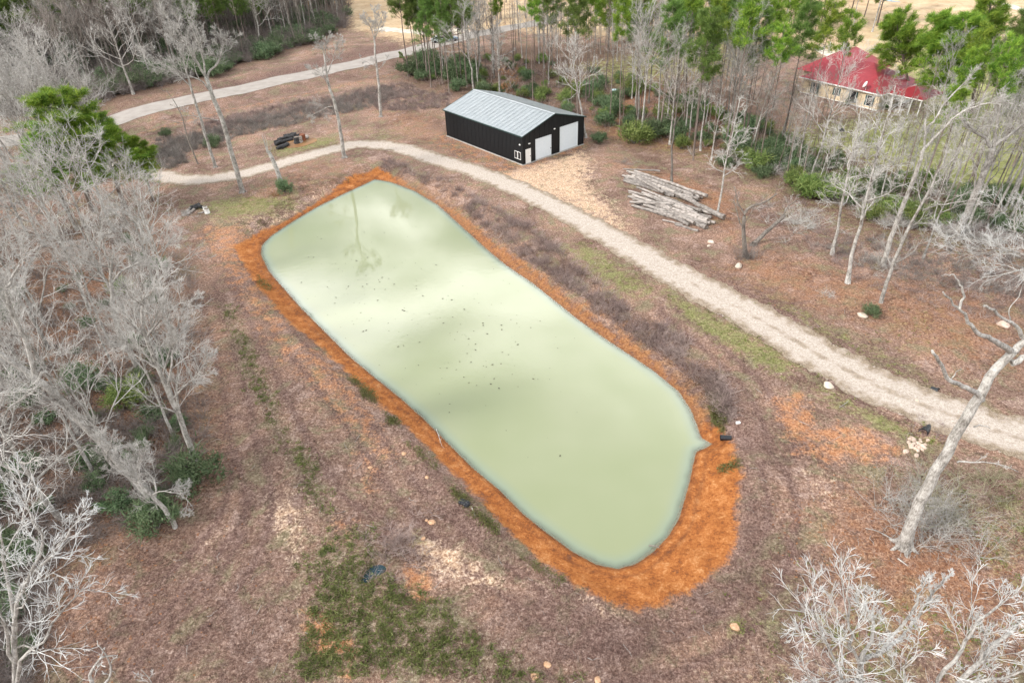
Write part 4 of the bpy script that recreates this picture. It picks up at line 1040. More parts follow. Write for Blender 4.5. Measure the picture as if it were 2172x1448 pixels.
# big dead tree lower right
e, g_ = hero('dead_tree', (1915, 1160), [
    ([(1915, 1160), (1930, 1120), (1952, 1065), (1985, 1000), (2020, 935), (2065, 860), (2100, 800), (2145, 745)], (0, 0, .1, .2, .3, .4, .5, .6), (.45, .33, .31, .29, .27, .25, .22, .2), 0),
    ([(2083, 848), (2065, 830), (2040, 818), (2015, 808), (2005, 790), (1990, 765), (1978, 743)], (.4, .2, 0, -.2, -.3, -.4, -.5), (.15, .13, .11, .1, .08, .06), 0),
    ([(2010, 800), (2002, 797)], (-.2, -.2), (.07, .05), 0), ([(2017, 805), (2030, 790), (2038, 780)], (-.2, -.2, -.2), (.03, .012), 0),
    ([(2145, 745), (2130, 735), (2105, 720), (2080, 708), (2060, 690), (2045, 668), (2022, 645), (2000, 620)], (.6, .3, 0, -.3, -.4, -.5, -.6, -.7), (.17, .14, .11, .09, .07, .05, .03), 0),
    ([(2035, 655), (2043, 630), (2040, 610), (2030, 592), (2020, 580)], (-.6, -.5, -.5, -.4, -.4), (.06, .05, .04, .02), 0), ([(2022, 582), (2010, 583), (1997, 582)], (-.4, -.4, -.4), (.025, .012), 0),
    ([(2145, 748), (2160, 735), (2185, 710), (2230, 640)], (.6, .7, .8, 1), (.2, .17, .14, .1), 0),
    ([(2145, 770), (2170, 760), (2220, 745)], (.5, .5, .5), (.17, .14, .1), 0),
    ([(2168, 715), (2155, 690), (2130, 675), (2110, 660), (2087, 648)], (.8, .6, .4, .2, .1), (.1, .08, .07, .06), 0),
    ([(2143, 680), (2140, 655), (2160, 630), (2172, 600)], (.5, .5, .6, .7), (.03, .02, .01), 0),
    ([(2030, 980), (2060, 978), (2090, 980), (2120, 985), (2160, 1000)], (.3, .1, 0, -.2, -.4), (.05, .035, .02), 3),
    ([(2065, 905), (2085, 903), (2098, 907)], (.4, .4, .4), (.05, .02), 0)],
    'huge dead grey tree with snapped limbs leaning right at the lower right of the pond', 16, c2=4, c3=3, c4=0, lenr=.3, mt=M['bark_white'], mb_=M['twig_pale'])
def brush_skirt(name, label, centre, n, h, spread, mat, seed, r=.9, kn=4, rad=.012, cat='brush'):
    mb = MB(); rg = np.random.default_rng(seed)
    for i in range(n):
        c = centre[:2] + rg.normal(0, r * .5, 2); cl = twig_clump(seed * 31 + i, 10, h * rg.uniform(.6, 1.1), spread, rad, kn)
        V = np.vstack(cl.V); F = np.vstack(cl.F); T_ = np.vstack(cl.T)
        V = V + np.array([c[0] - centre[0], c[1] - centre[1], gzf(*c) - centre[2]])
        mb.add(V, F, T_)
    o = obj(name, mb.mesh(name, mat), None, tuple(centre)); tag(o, label, cat)
    return o
brush_skirt('brush', 'pale leafless sucker shoots round the foot of the huge dead tree', G(1965, 1110), 34, 3.0, 1.0, M['twig_pale'], 21, 3.0, 6, .014)
brush_skirt('brush', 'thin olive shoots right of the leaning dead trunk', G(2020, 1060), 26, 2.6, 1.1, M['brush_olive'], 22, 3.0, 6, .014)

# near crowns rising into the picture from below
e, g_ = hero('bare_tree', (1790, 1740), [
    ([(1790, 1740), (1800, 1600), (1810, 1500), (1828, 1400)], (0, 0, 0, 0), (.26, .2, .16, .12), 0),
    ([(1828, 1400), (1860, 1385), (1900, 1360), (1930, 1330)], (0, .2, .5, .8), (.12, .1, .07, .04), 7),
    ([(1815, 1480), (1825, 1420), (1810, 1380), (1800, 1330), (1798, 1280), (1795, 1215)], (0, -.1, -.2, -.1, 0, .2), (.12, .08, .06, .045, .02), 9),
    ([(1812, 1500), (1790, 1450), (1770, 1400), (1745, 1350), (1720, 1290)], (0, -.3, -.5, -.6, -.7), (.12, .08, .06, .045, .02), 9),
    ([(1830, 1440), (1790, 1440), (1750, 1460), (1700, 1430)], (0, -.4, -.8, -1.2), (.09, .05, .02), 7),
    ([(1828, 1400), (1850, 1340), (1840, 1290), (1830, 1240)], (0, .2, .5, .8), (.1, .06, .02), 8),
    ([(1930, 1330), (1960, 1290), (1985, 1250), (2010, 1225)], (.8, 1, 1.2, 1.4), (.07, .05, .02), 8),
    ([(1870, 1380), (1930, 1300), (1950, 1260), (1955, 1225)], (.3, .6, .9, 1.1), (.08, .05, .02), 8)],
    'white leafless treetop at the bottom edge, left of the two in the right corner', 31, c2=5, c3=4, c4=2, lenr=.42, gn=.12, twigr=.8, mt=M['bark_white'], mb_=M['twig_white'], trop=.1)
e, g_ = hero('bare_tree', (2010, 1760), [
    ([(2010, 1760), (1990, 1600), (1975, 1500)], (0, 0, 0), (.26, .22, .16), 0),
    ([(1975, 1500), (2030, 1450), (2080, 1400), (2130, 1350), (2180, 1300)], (0, .2, .5, .8, 1.1), (.14, .12, .1, .08, .04), 8),
    ([(1975, 1500), (1990, 1440), (2040, 1380), (2070, 1330), (2110, 1290), (2130, 1270)], (0, 0, .2, .4, .7, 1), (.11, .08, .06, .02), 9),
    ([(1975, 1520), (1930, 1460), (1920, 1420), (1960, 1380)], (0, -.3, -.5, -.6), (.09, .05, .02), 6),
    ([(2030, 1450), (2100, 1440), (2180, 1420)], (.2, 0, -.2), (.09, .04), 8), ([(2080, 1400), (2090, 1350), (2075, 1310)], (.5, .6, .8), (.06, .02), 6)],
    'white leafless treetop filling the bottom right corner of the view', 32, c2=5, c3=4, c4=2, lenr=.42, gn=.12, twigr=.8, mt=M['bark_white'], mb_=M['twig_white'], trop=.1)
e, g_ = hero('bare_tree', (40, 1790), [
    ([(40, 1790), (35, 1600), (30, 1480)], (0, 0, 0), (.2, .17, .14), 0),
    ([(30, 1480), (28, 1380), (30, 1300), (8, 1190), (0, 1120)], (0, .2, .4, .6, .8), (.13, .11, .08, .05, .02), 9),
    ([(30, 1480), (45, 1400), (90, 1360), (120, 1310), (160, 1265), (185, 1245)], (0, 0, .2, .5, .8, 1), (.1, .07, .05, .03, .015), 9),
    ([(28, 1380), (30, 1300), (60, 1230), (90, 1150), (70, 1100), (50, 1065)], (.2, .3, .5, .8, 1, 1.2), (.09, .07, .05, .02), 9),
    ([(30, 1300), (45, 1240), (110, 1180), (150, 1120), (170, 1105)], (.4, .6, .9, 1.1, 1.3), (.07, .05, .02), 8),
    ([(28, 1400), (10, 1330), (-20, 1280)], (.2, 0, -.3), (.08, .03), 6)],
    'white leafless tree rising from the bottom left corner of the view', 33, c2=5, c3=4, c4=2, lenr=.42, gn=.12, twigr=.8, mt=M['bark_white'], mb_=M['twig_white'], trop=.1)
e, g_ = hero('bare_tree', (225, 1560), [
    ([(225, 1560), (210, 1500), (200, 1455), (190, 1430), (215, 1395), (245, 1390)], None, (.13, .11, .08, .05, .02), 4),
    ([(200, 1455), (230, 1440), (235, 1415), (220, 1380), (205, 1360)], None, (.07, .04, .015), 4), ([(230, 1540), (310, 1470), (320, 1440), (300, 1420)], None, (.07, .03, .015), 4)],
    'low white leafless branches poking in at the bottom edge, right of the corner tree', 34, c2=3, c3=3, c4=0, lenr=.16, mt=M['bark_white'], mb_=M['twig_white'])

# ------------------------------------------------------------------ woods: left edge
#LWL = 'tangled pale bare trees of the wood left of the pond'
e, g_ = hero('bare_tree', (415, 978), [
    ([(415, 978), (395, 920), (365, 850), (335, 780), (310, 715), (300, 660), (310, 620)], (0, 0, .2, .3, .4, .3, .2), (.24, .19, .17, .15, .12, .08, .03), 10),
    ([(365, 850), (390, 820), (420, 790), (440, 760)], (.2, 0, -.2, -.4), (.09, .05, .02), 8), ([(335, 780), (300, 760), (270, 740), (245, 700)], (.3, .5, .8, 1), (.09, .05, .02), 8),
    ([(310, 715), (340, 680), (370, 650), (400, 640)], (.4, .2, 0, -.2), (.08, .05, .02), 8), ([(345, 800), (360, 740), (372, 690)], (.3, .3, .3), (.08, .05, .02), 8)],
    'bare tree on the wood edge left of the pond, rising beside the dark green shrub', 41)
e, g_ = hero('bare_tree', (300, 790), [
    ([(300, 790), (270, 735), (245, 680), (238, 630), (235, 580), (240, 540)], None, (.28, .24, .2, .17, .12, .06), 7),
    ([(236, 600), (260, 575), (290, 560), (330, 540), (360, 510)], (0, -.3, -.5, -.8, -1), (.1, .07, .02), 9), ([(238, 620), (215, 580), (190, 550), (160, 520)], (0, .3, .6, .9), (.1, .07, .02), 9),
    ([(235, 580), (225, 540), (215, 490), (220, 460)], (0, .2, .4, .6), (.09, .05, .02), 8)],
    'grey bare tree with a curved trunk in the middle of the left wood', 42, lenr=.55)
e, g_ = hero('bare_tree', (345, 1075), [
    ([(345, 1075), (290, 1020), (215, 935), (160, 880), (100, 820), (50, 785), (-20, 735)], (0, 0, .2, .3, .4, .4, .4), (.34, .3, .28, .25, .2, .17, .12), 0),
    ([(75, 800), (60, 740), (30, 670), (15, 620), (25, 590), (40, 560)], (.4, .4, .5, .5, .6, .7), (.15, .12, .1, .07, .03), 10),
    ([(110, 800), (90, 790), (70, 830), (40, 850), (10, 880), (5, 920), (12, 960)], (.4, 0, -.3, -.5, -.7, -.9, -1), (.1, .09, .07, .05, .03), 5),
    ([(160, 880), (130, 860), (60, 820), (0, 810)], (.3, 0, -.3, -.6), (.08, .05, .02), 6)],
    'thick grey tree leaning far to the left across the lower left wood', 43, lenr=.45)
e, g_ = hero('bare_tree', (372, 1118), [
    ([(372, 1118), (350, 1080), (320, 1050), (300, 1030), (270, 1010), (235, 985), (215, 950)], None, (.17, .13, .1, .08, .05), 9),
    ([(300, 1030), (290, 1000), (300, 970), (290, 940)], None, (.06, .04, .02), 7), ([(320, 1050), (350, 1040), (390, 1050), (410, 1080)], None, (.05, .03, .015), 6), ([(235, 985), (230, 960), (240, 920)], None, (.05, .02), 6)],
    'small crooked bare tree at the lower corner of the left wood, above two green bushes', 44, lenr=.5, gn=.24)
# random wood members
def px_points(poly_px, n, seed, pred=None):
    """points spread evenly over a photo-outlined area"""
    rg = np.random.default_rng(seed); pp = np.asarray(poly_px, float); lo, hi = pp.min(0), pp.max(0)
    q = lo + rg.random((n * 3, 2)) * (hi - lo); q = q[poly_sd(q[:, 0], q[:, 1], pp) < 0][:n]
    w_ = PN(q)
    k = (sdw(w_[:, 0], w_[:, 1]) > .4) & (poly_sd(w_[:, 0], w_[:, 1], BARN) > .3)
    w_ = w_[k]
    if pred is not None: w_ = w_[pred(w_[:, 0], w_[:, 1], rg)]
    return w_

def scatter_poly(px, n, mind, seed, z=0.0, avoid=None):
    """n ground points inside a photo-outlined area, at least mind apart"""
    rg = np.random.default_rng(seed); pg = PN(px, z); lo, hi = pg.min(0), pg.max(0)
    Q = lo + rg.random((n * 25, 2)) * (hi - lo)
    Q = Q[poly_sd(Q[:, 0], Q[:, 1], pg) < 0]
    X_, Y_ = Q[:, 0], Q[:, 1]
    Q = Q[(sdw(X_, Y_) > 3.5) & (poly_sd(X_, Y_, BARN) > 2.2) & (line_d(X_, Y_, ROAD) > 7) & (line_d(X_, Y_, DRIVE) > 3.5)]
    out_ = []; cell = {}
    for q in Q:
        if len(out_) >= n: break
        ci, cj = int(q[0] // mind), int(q[1] // mind)
        if any((q[0] - o[0]) ** 2 + (q[1] - o[1]) ** 2 < mind * mind for i in (-1, 0, 1) for j in (-1, 0, 1) for o in cell.get((ci + i, cj + j), ())): continue
        if avoid is not None and avoid(q): continue
        cell.setdefault((ci, cj), []).append(q); out_.append(q)
    return out_
def wood(px, n, mind, seed, kinds, label, group, hr=(.8, 1.15), heights=None, avoid=None, leanj=.05, thick=1.0):
    random.seed(seed)
    for q in scatter_poly(px, n, mind, seed, avoid=avoid):
        k = random.choices([a for a, _ in kinds], [b for _, b in kinds])[0]
        uu, vv_ = proj([q[0], q[1], 0])
        low = 1580 < uu < 1950 and 190 < vv_ < 420 and 'bush' not in k      # thin trunks only in front of the house
        if low: k = random.choice(['pole', 'slender', 'pole'])
        H = PRO[k][0][2] * random.uniform(*hr) * (.72 if low else 1)
        if seed == 85 and 1600 < uu < 1990: k, H = 'slender', H * .55
        lb = label.get(k, list(label.values())[0]) if isinstance(label, dict) else label
        gp = group.get(k, list(group.values())[0]) if isinstance(group, dict) else group
        plant(k, q, H, lb, gp, (random.gauss(0, leanj), random.gauss(0, leanj)), thick=thick)
wood([(-600, 560), (250, 480), (385, 560), (425, 700), (430, 950), (350, 1070), (120, 1130), (-20, 1150), (-500, 1250)], 76, 3.0, 51,
     [('bare', 4), ('bare_wide', 5), ('slender', 1)], 'bare grey tree in the tangled wood left of the pond', 'bare trees of the left wood', (.6, 1.0))
wood([(-400, 380), (200, 330), (300, 360), (340, 420), (330, 470), (120, 520), (-500, 560)], 16, 4.0, 52,
     [('bare', 4), ('bare_wide', 4)], 'bare pale tree below the bright pines at the left', 'bare trees under the left pines', (.45, .68))
for b, tp_, lb, vv in (((195, 450), (120, 212), 'bright green pine standing above the left wood, leftmost of three', 0), ((265, 440), (205, 262), 'bright green pine in the middle of the three above the left wood', 1), ((325, 425), (278, 300), 'lower bright green pine, rightmost of three above the left wood', 2), ((150, 470), (85, 290), 'yellowish pine just in front of the three bright pines', 1)):
    g_, H, ln = from_px(b, tp_); plant('pine_full', g_, H * 1.06, lb, None, ln, vv, thick=1.7)
wood([(-250, 420), (-60, 345), (60, 318), (160, 290), (225, 280), (240, 330), (150, 370), (-60, 430), (-250, 470)], 30, 3.2, 53,
     [('bare_wide', 3), ('bare', 2)], 'wide bare tree beside the paved road at the left edge', 'bare trees by the road at the left', (.85, 1.15))
# understory evergreens of the left wood
for b, r_, lb, kd in (((425, 1020), 2.6, 'tall dark green shrub on the wood edge left of the pond', 'bush'), ((335, 1115), 2.2, 'low dark green bush at the lower corner of the left wood', 'bush'), ((280, 860), 2.4, 'bright green bush glimpsed among the grey twigs', 'bush_yellow')):
    plant(kd, G(*b)[:2], r_, lb)
wood([(-300, 600), (380, 560), (400, 900), (330, 1000), (-200, 1100)], 9, 4, 54, [('bush', 3), ('bush_yellow', 1)],
     'low green bush under the bare trees of the left wood', 'green bushes in the left wood', (.5, 1.1))
wood([(-100, 1130), (60, 1100), (120, 1180), (150, 1330), (120, 1500), (-100, 1600)], 8, 2.5, 55, [('bush', 1)],
     'dark green bush under the bare corner tree at lower left', 'green bushes at the lower left corner', (.45, .8))
wood([(-200, 1120), (40, 1110), (100, 1250), (-50, 1700), (-300, 1700)], 7, 2.5, 56, [('bare', 1), ('slender', 1)],
     'grey bare tree at the lower left edge', 'bare trees at the lower left edge', (.4, .6))
q_ = px_points([(-60, 520), (250, 490), (370, 560), (415, 700), (420, 950), (330, 1080), (120, 1140), (60, 1300), (-60, 1400)], 60, 69)
far_mass('left_understory', FARBUSH, q_, np.random.default_rng(2).uniform(.3, .8, len(q_)), 69, 'loose green understory between the trunks of the left wood')
# top left wood beyond the road
LAB = dict(bare='bare grey tree in the wood beyond the paved road', bare_wide='wide bare grey tree in the wood beyond the paved road', bare_brown='brownish bare tree in the wood beyond the paved road',
           slender='slim pale tree in the wood beyond the paved road', pine_dark='dark pine in the wood beyond the paved road', pole='straight dark trunk in the wood beyond the paved road', pine='pine in the wood beyond the paved road', pine_thin='thin pine beyond the paved road')
GRP = {k: v.replace('tree in', 'trees in') + 's' if False else 'trees beyond the paved road: ' + v.split(' in ')[0] for k, v in LAB.items()}
TLW = [(-700, 260), (190, 222), (430, 158), (640, 97), (720, 62), (745, 20), (760, -40), (-900, -260)]
wood([(-700, 260), (190, 222), (430, 158), (640, 97), (720, 62), (680, 40), (400, 90), (100, 160), (-700, 200)], 90, 3.0, 61,
     [('bare_brown', 5), ('bare', 2), ('bare_wide', 2), ('pole', 5)], LAB, GRP, (.9, 1.25))
q_ = scatter_poly([(-120, 225), (190, 190), (430, 125), (640, 70), (725, 30), (740, -20), (-120, -40)], 1700, 2.6, 62)
q_ = np.array(q_); q_ = q_[poly_sd(q_[:, 0], q_[:, 1], PN([(-250, 240), (120, 210), (185, 150), (150, 60), (-250, 70)])) > 0]
q_ = q_[poly_sd(q_[:, 0], q_[:, 1], PN([(400, 130), (560, 100), (600, 40), (430, 50)])) > 0]
far_mass('far_woodland', FARBROWN + FARPALE + FARBROWN + FARPINE[:2], q_, np.random.default_rng(1).uniform(.85, 1.3, len(q_)), 62, 'dense brown leafless woodland stretching away beyond the paved road')
q_ = px_points([(-60, 256), (190, 224), (430, 162), (640, 100), (735, 57), (745, -20), (-60, -20)], 3200, 68)
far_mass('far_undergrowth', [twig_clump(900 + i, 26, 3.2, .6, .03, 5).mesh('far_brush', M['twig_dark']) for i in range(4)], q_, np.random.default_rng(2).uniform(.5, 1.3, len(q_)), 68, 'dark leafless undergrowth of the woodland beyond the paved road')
q_ = px_points([(-60, 250), (190, 216), (430, 150), (640, 90), (735, 55), (745, -10), (-60, -10)], 420, 67)
far_mass('far_understory', FARBUSH, q_, np.random.default_rng(1).uniform(.7, 1.7, len(q_)), 67, 'evergreen understory of the woodland beyond the paved road')
wood([(-200, 225), (90, 190), (150, 150), (120, 90), (-200, 110)], 34, 3.6, 63, [('pine_dark', 1)], 'dense dark pine at the top left corner', 'pines of the top left corner', (1.05, 1.3), thick=1.5)
wood([(410, 125), (560, 98), (590, 50), (430, 60)], 16, 4.5, 64, [('pine_dark', 1)], 'dark pine showing among bare crowns at the top left', 'pines among the bare crowns beyond the road', (.8, 1.0))
wood([(-300, 262), (190, 232), (430, 168), (640, 106), (720, 70), (700, 50), (430, 130), (200, 190)], 44, 2.6, 65, [('bush', 1)],
     'dark evergreen shrub along the far roadside', 'evergreen shrubs along the far side of the road', (.8, 1.7), thick=1.2)
for q in ((290, 205, 240, 50), (775, 118, 760, 40), (735, 80, 716, 20)):
    pass
g_, H, ln = from_px((283, 200), (215, 20)); plant('bare_wide', g_, H, 'great spreading bare tree at the wood edge just beyond the road', None, ln, 1, thick=1.15)
wood([(640, 50), (760, 60), (840, 30), (860, -30), (700, -30)], 12, 8, 66, [('bare_brown', 3), ('bare', 2)], 'bare tree standing in the open field beyond the road', 'bare trees in the far field', (.7, 1.0))

# woods behind the barn and to the right
def av(q):
    d = poly_sd(np.array([q[0]]), np.array([q[1]]), PN([(1560, 255), (1700, 235), (1880, 250), (2010, 200), (2172, 180), (2400, 170), (2400, 90), (1640, 92)]))[0]
    return d < 0
LABR = dict(pine='tall pine with a bare trunk in the wood behind the barn', pine_thin='thin bright pine in the wood behind the barn', pole='straight slender trunk in the wood behind the barn',
            bare_brown='brown bare tree in the wood behind the barn', slender='whitish slim bare tree in the wood behind the barn', bare='pale bare tree in the wood behind the barn', bare_wide='wide bare tree in the wood')
GRPR = {k: 'wood behind the barn: ' + v.split(' in the')[0] for k, v in LABR.items()}
BW = [(862, 172), (930, 200), (1010, 196), (1100, 212), (1250, 262), (1330, 300), (1480, 315), (1600, 345), (1640, 300), (1560, 180), (1620, 110), (1500, 70), (1240, 70), (870, 92)]
wood(BW, 170, 2.0, 71, [('pine', 2), ('pine_thin', 4), ('pole', 7), ('bare_brown', 2), ('slender', 4), ('bare', 2)], LABR, GRPR, (.75, 1.12), avoid=av, leanj=.02)
LABF = {k: v.replace('in the wood behind the barn', 'at the far side of the barn wood') for k, v in LABR.items()}
GRPF = {k: 'far barn wood: ' + v.split(' at the')[0] for k, v in LABF.items()}
wood([(870, 92), (1240, 70), (1500, 70), (1660, 85), (1860, 70), (1880, 40), (1660, 20), (1400, 30), (860, 50)], 70, 4.0, 72, [('pine', 4), ('pine_thin', 3), ('pole', 2), ('bare_brown', 3), ('bare', 2)], LABF, GRPF, (.8, 1.1), leanj=.02)
q_ = scatter_poly([(860, 60), (1240, 45), (1500, 50), (1880, 40), (1900, -10), (1500, -60), (860, -40)], 120, 6, 79)
far_mass('far_trees', FARBROWN + FARPINE + FARPINE, q_, np.random.default_rng(1).uniform(.7, 1.1, len(q_)), 79, 'scattered pines and bare trees far behind the barn wood')
wood([(862, 172), (905, 190), (1000, 185), (1000, 150), (870, 130)], 14, 2.2, 73, [('pine', 1)], 'tall pine in the dense row left of the barn ridge', 'pines left of the barn ridge', (.82, 1.05), leanj=.02)
wood([(860, 160), (930, 190), (1030, 200), (1010, 150), (870, 125)], 16, 2.5, 74, [('bush', 1)], 'evergreen shrub under the pines left of the barn', 'evergreen shrubs left of the barn', (.9, 1.8))
wood([(1050, 205), (1250, 265), (1340, 300), (1600, 345), (1640, 280), (1480, 230), (1300, 190), (1080, 165)], 34, 3.0, 75, [('bush', 2), ('bush_yellow', 2)], 'green understory bush behind the barn', 'green bushes behind the barn', (.6, 1.4))
q_ = px_points([(870, 168), (1010, 185), (1240, 245), (1330, 285), (1480, 305), (1600, 340), (1850, 440), (2200, 510), (2200, 420), (1900, 370), (1650, 270), (1500, 190), (1240, 140), (900, 110)], 300, 70)
far_mass('right_understory', FARBUSH + [comb(bush(740 + i, 1.6, 2.1, 16, 60, .25), (M['bark_dark'], M['evergreen_yellow'])) for i in range(2)], q_, np.random.default_rng(3).uniform(.3, .95, len(q_)), 70, 'loose green understory of the woods behind the barn')
# right hand wood
LABQ = {k: v.replace('in the wood behind the barn', 'in the wood right of the log pile').replace('in the wood', 'in the wood right of the log pile') if 'barn' not in v else v.replace('in the wood behind the barn', 'in the wood right of the log pile') for k, v in LABR.items()}
GRPQ = {k: 'right wood: ' + v.split(' in the')[0] for k, v in LABQ.items()}
wood([(1440, 350), (1600, 345), (1700, 400), (1850, 450), (2172, 500), (2500, 560), (2500, 460), (2172, 400), (1900, 350), (1700, 280), (1640, 290)], 105, 2.1, 76,
     [('slender', 4), ('bare', 1), ('pole', 5), ('pine_thin', 2)], LABQ, GRPQ, (.75, 1.1), leanj=.04)
wood([(1900, 350), (2172, 400), (2500, 460), (2500, 330), (2172, 270), (1960, 280), (1700, 270)], 34, 4.0, 77, [('bare', 3), ('slender', 2), ('pole', 2), ('pine', 1)],
     'pale tree on the lawn edge at the right', 'trees on the lawn edge at the right', (.6, .95), avoid=av)
wood([(1480, 345), (1600, 370), (1720, 430), (1860, 470), (2172, 520), (2400, 540), (2400, 430), (2000, 410), (1800, 350), (1640, 310)], 48, 2.3, 78, [('bush', 3), ('bush_yellow', 2)],
     'bushy green shrub along the edge of the right wood', 'green shrubs along the right wood edge', (.6, 1.35), thick=1.15)
wood([(1330, 300), (1560, 335), (1700, 405), (1850, 470), (2172, 520), (2172, 440), (1850, 400), (1680, 320), (1500, 260), (1330, 255)], 34, 3.4, 85,
     [('bare', 3), ('slender', 3)], 'pale leafless tree on the front edge of the right wood', 'pale trees on the front edge of the right wood', (.85, 1.2), leanj=.03)
RH = [((1520, 458), (1572, 190), 'slender', 'whitish bare tree beside the near end of the log pile', 1.2), ((1425, 390), (1442, 120), 'bare_brown', 'grey tree with a dark forked stub behind the log pile', 1.3),
      ((1765, 540), (1838, 190), 'slender', 'slim white tree right of the fallen branches, first in the row of leaning trunks', 1.3), ((1798, 600), (1905, 150), 'slender', 'tall thin white tree with a wavy trunk on the leaf-covered ground', 1.3),
      ((1958, 548), (2065, 290), 'bare', 'smooth pale tree between the forked one and the thick one at the right', .9),
      ((1590, 330), (1660, 120), 'bare', 'pale tree in front of the cream house, left of its roof', 1.1), ((1715, 390), (1800, 110), 'bare', 'tall pale tree in front of the red roof', .9), ((1730, 640 - 230), (1775, 250), 'slender', 'small white tree among the green shrubs right of the logs', 1.2),
      ((1243, 292), (1205, 90), 'bare', 'pale bare tree touching the right back corner of the barn', 1.4), ((1008, 205), (975, 10), 'bare', 'white forked tree rising behind the barn ridge', 1.3),
      ((1060, 200), (1055, 40), 'slender', 'white branching tree behind the barn roof', 1.5)]
for b, tp_, kd, lb, th in RH:
    g_, H, ln = from_px(b, tp_); plant(kd, g_, H, lb, None, ln, thick=th)
e, g_ = hero('bare_tree', (1868, 642), [
    ([(1868, 642), (1880, 600), (1897, 555), (1915, 510), (1940, 460), (1965, 415), (1985, 375), (2000, 345), (2018, 300)], None, (.2, .16, .14, .13, .11, .09, .06, .03), 12),
    ([(1958, 445), (1990, 435), (2030, 430), (2075, 420), (2108, 412)], (0, -.3, -.6, -.9, -1.1), (.06, .045, .02), 3), ([(1965, 420), (1990, 412), (2028, 415)], (0, .3, .5), (.04, .015), 2)],
    'crooked grey tree with a green shrub at its foot beside the gravel drive', 81, c2=5, c3=5, c4=3, lenr=.3)
e, g_ = hero('bare_tree', (2028, 506), [
    ([(2028, 506), (2045, 465), (2065, 420), (2080, 385), (2095, 350), (2108, 315)], None, (.42, .36, .33, .3, .26), 0),
    ([(2108, 315), (2120, 300), (2145, 285), (2172, 262), (2200, 250)], (0, 0, .2, .3, .4), (.2, .16, .12, .08), 9), ([(2100, 312), (2090, 295), (2070, 280), (2050, 262), (2030, 235)], (0, -.3, -.5, -.7, -.9), (.16, .13, .1, .05), 9),
    ([(2108, 315), (2112, 280), (2118, 240), (2125, 200)], (0, .3, .5, .7), (.18, .13, .08), 9), ([(2068, 400), (2070, 360), (2060, 335)], (0, -.2, -.3), (.1, .06), 3)],
    'thick pale tree that forks low, standing in the green shrubs at the right', 82, c2=7, c3=6, c4=3, lenr=.5)
e, g_ = hero('bare_tree', (1872, 562), [
    ([(1872, 562), (1890, 505), (1912, 445), (1930, 400), (1948, 350), (1960, 315)], None, (.26, .22, .2, .18, .15), 0),
    ([(1955, 330), (1962, 300), (1962, 254)], (0, 0, 0), (.11, .1, .08), 0), ([(1960, 315), (1975, 300), (2000, 275), (2030, 245), (2070, 225), (2110, 218), (2150, 220)], (0, -.1, -.3, -.6, -1, -1.4, -1.8), (.14, .11, .09, .06, .03), 8),
    ([(1962, 290), (1970, 270), (1985, 252), (2000, 225), (2040, 180), (2062, 160)], (0, .3, .5, .8, 1.1, 1.4), (.12, .09, .06, .03), 8)],
    'grey forked tree with a broken dark stub and a long limb reaching right', 83, c2=6, c3=5, c4=3, lenr=.4)
e, g_ = hero('bare_tree', (2290, 700), [
    ([(2290, 700), (2270, 620), (2230, 560), (2172, 510), (2150, 480), (2160, 440)], (0, 0, 0, 0, 0, 0), (.25, .2, .15, .08, .05, .02), 9),
    ([(2230, 590), (2172, 540), (2120, 530), (2060, 525), (2020, 500)], (0, 0, 0, 0, 0), (.1, .06, .04, .02), 9), ([(2260, 640), (2200, 580), (2150, 560), (2110, 540)], (0, -.3, -.6, -.8), (.08, .04, .02), 7)],
    'white leafless branches reaching in from the right edge above the gravel drive', 84, c2=6, c3=5, c4=3, lenr=.5, mb_=M['twig_white'])
for i, (bx, by) in enumerate([(1470, 330), (1500, 300), (1540, 345), (1575, 300), (1610, 350), (1600, 260), (1660, 300), (1690, 350), (1450, 270), (1520, 240), (1640, 230), (1740, 330), (1400, 285), (1350, 255), (1250, 215)]):
    random.seed(400 + i); g_ = G(bx, by)
    plant('pine_thin' if i % 3 else 'pine', g_, random.uniform(17.5, 21.5), 'tall slim pine rising above the bare trees behind the barn', 'tall pines above the barn wood', (random.gauss(0, .02), 0), thick=1.15)
for i, (bx, by) in enumerate([(1380, 100), (1440, 85), (1500, 110), (1560, 75), (1620, 95), (1680, 70), (1740, 60), (1800, 45), (1860, 55), (1330, 90), (1290, 110), (2172, 250), (2130, 300)]):
    random.seed(440 + i); g_ = G(bx, by)
    plant('pine_full', g_, random.uniform(12, 16), 'bushy green pine at the edge of the tan field', 'pines along the tan field', thick=1.1)
for b, tp_, lb, vv in (((1935, 215), (1890, 8), 'broad green pine behind the red roof, left of the group', 0), ((2010, 250), (2000, 20), 'dense green pine right of the cream house', 1), ((2045, 262), (2045, 22), 'dark green pine in the middle of the group right of the house', 0), ((2060, 240), (2103, 0), 'green pine leaning right, at the right end of the group by the lawn', 1), ((2200, 300), (2190, 90), 'green pine at the right edge of the lawn', 1)):
    g_, H, ln = from_px(b, tp_); plant('pine_full', g_, H, lb, None, ln, vv, thick=1.35)
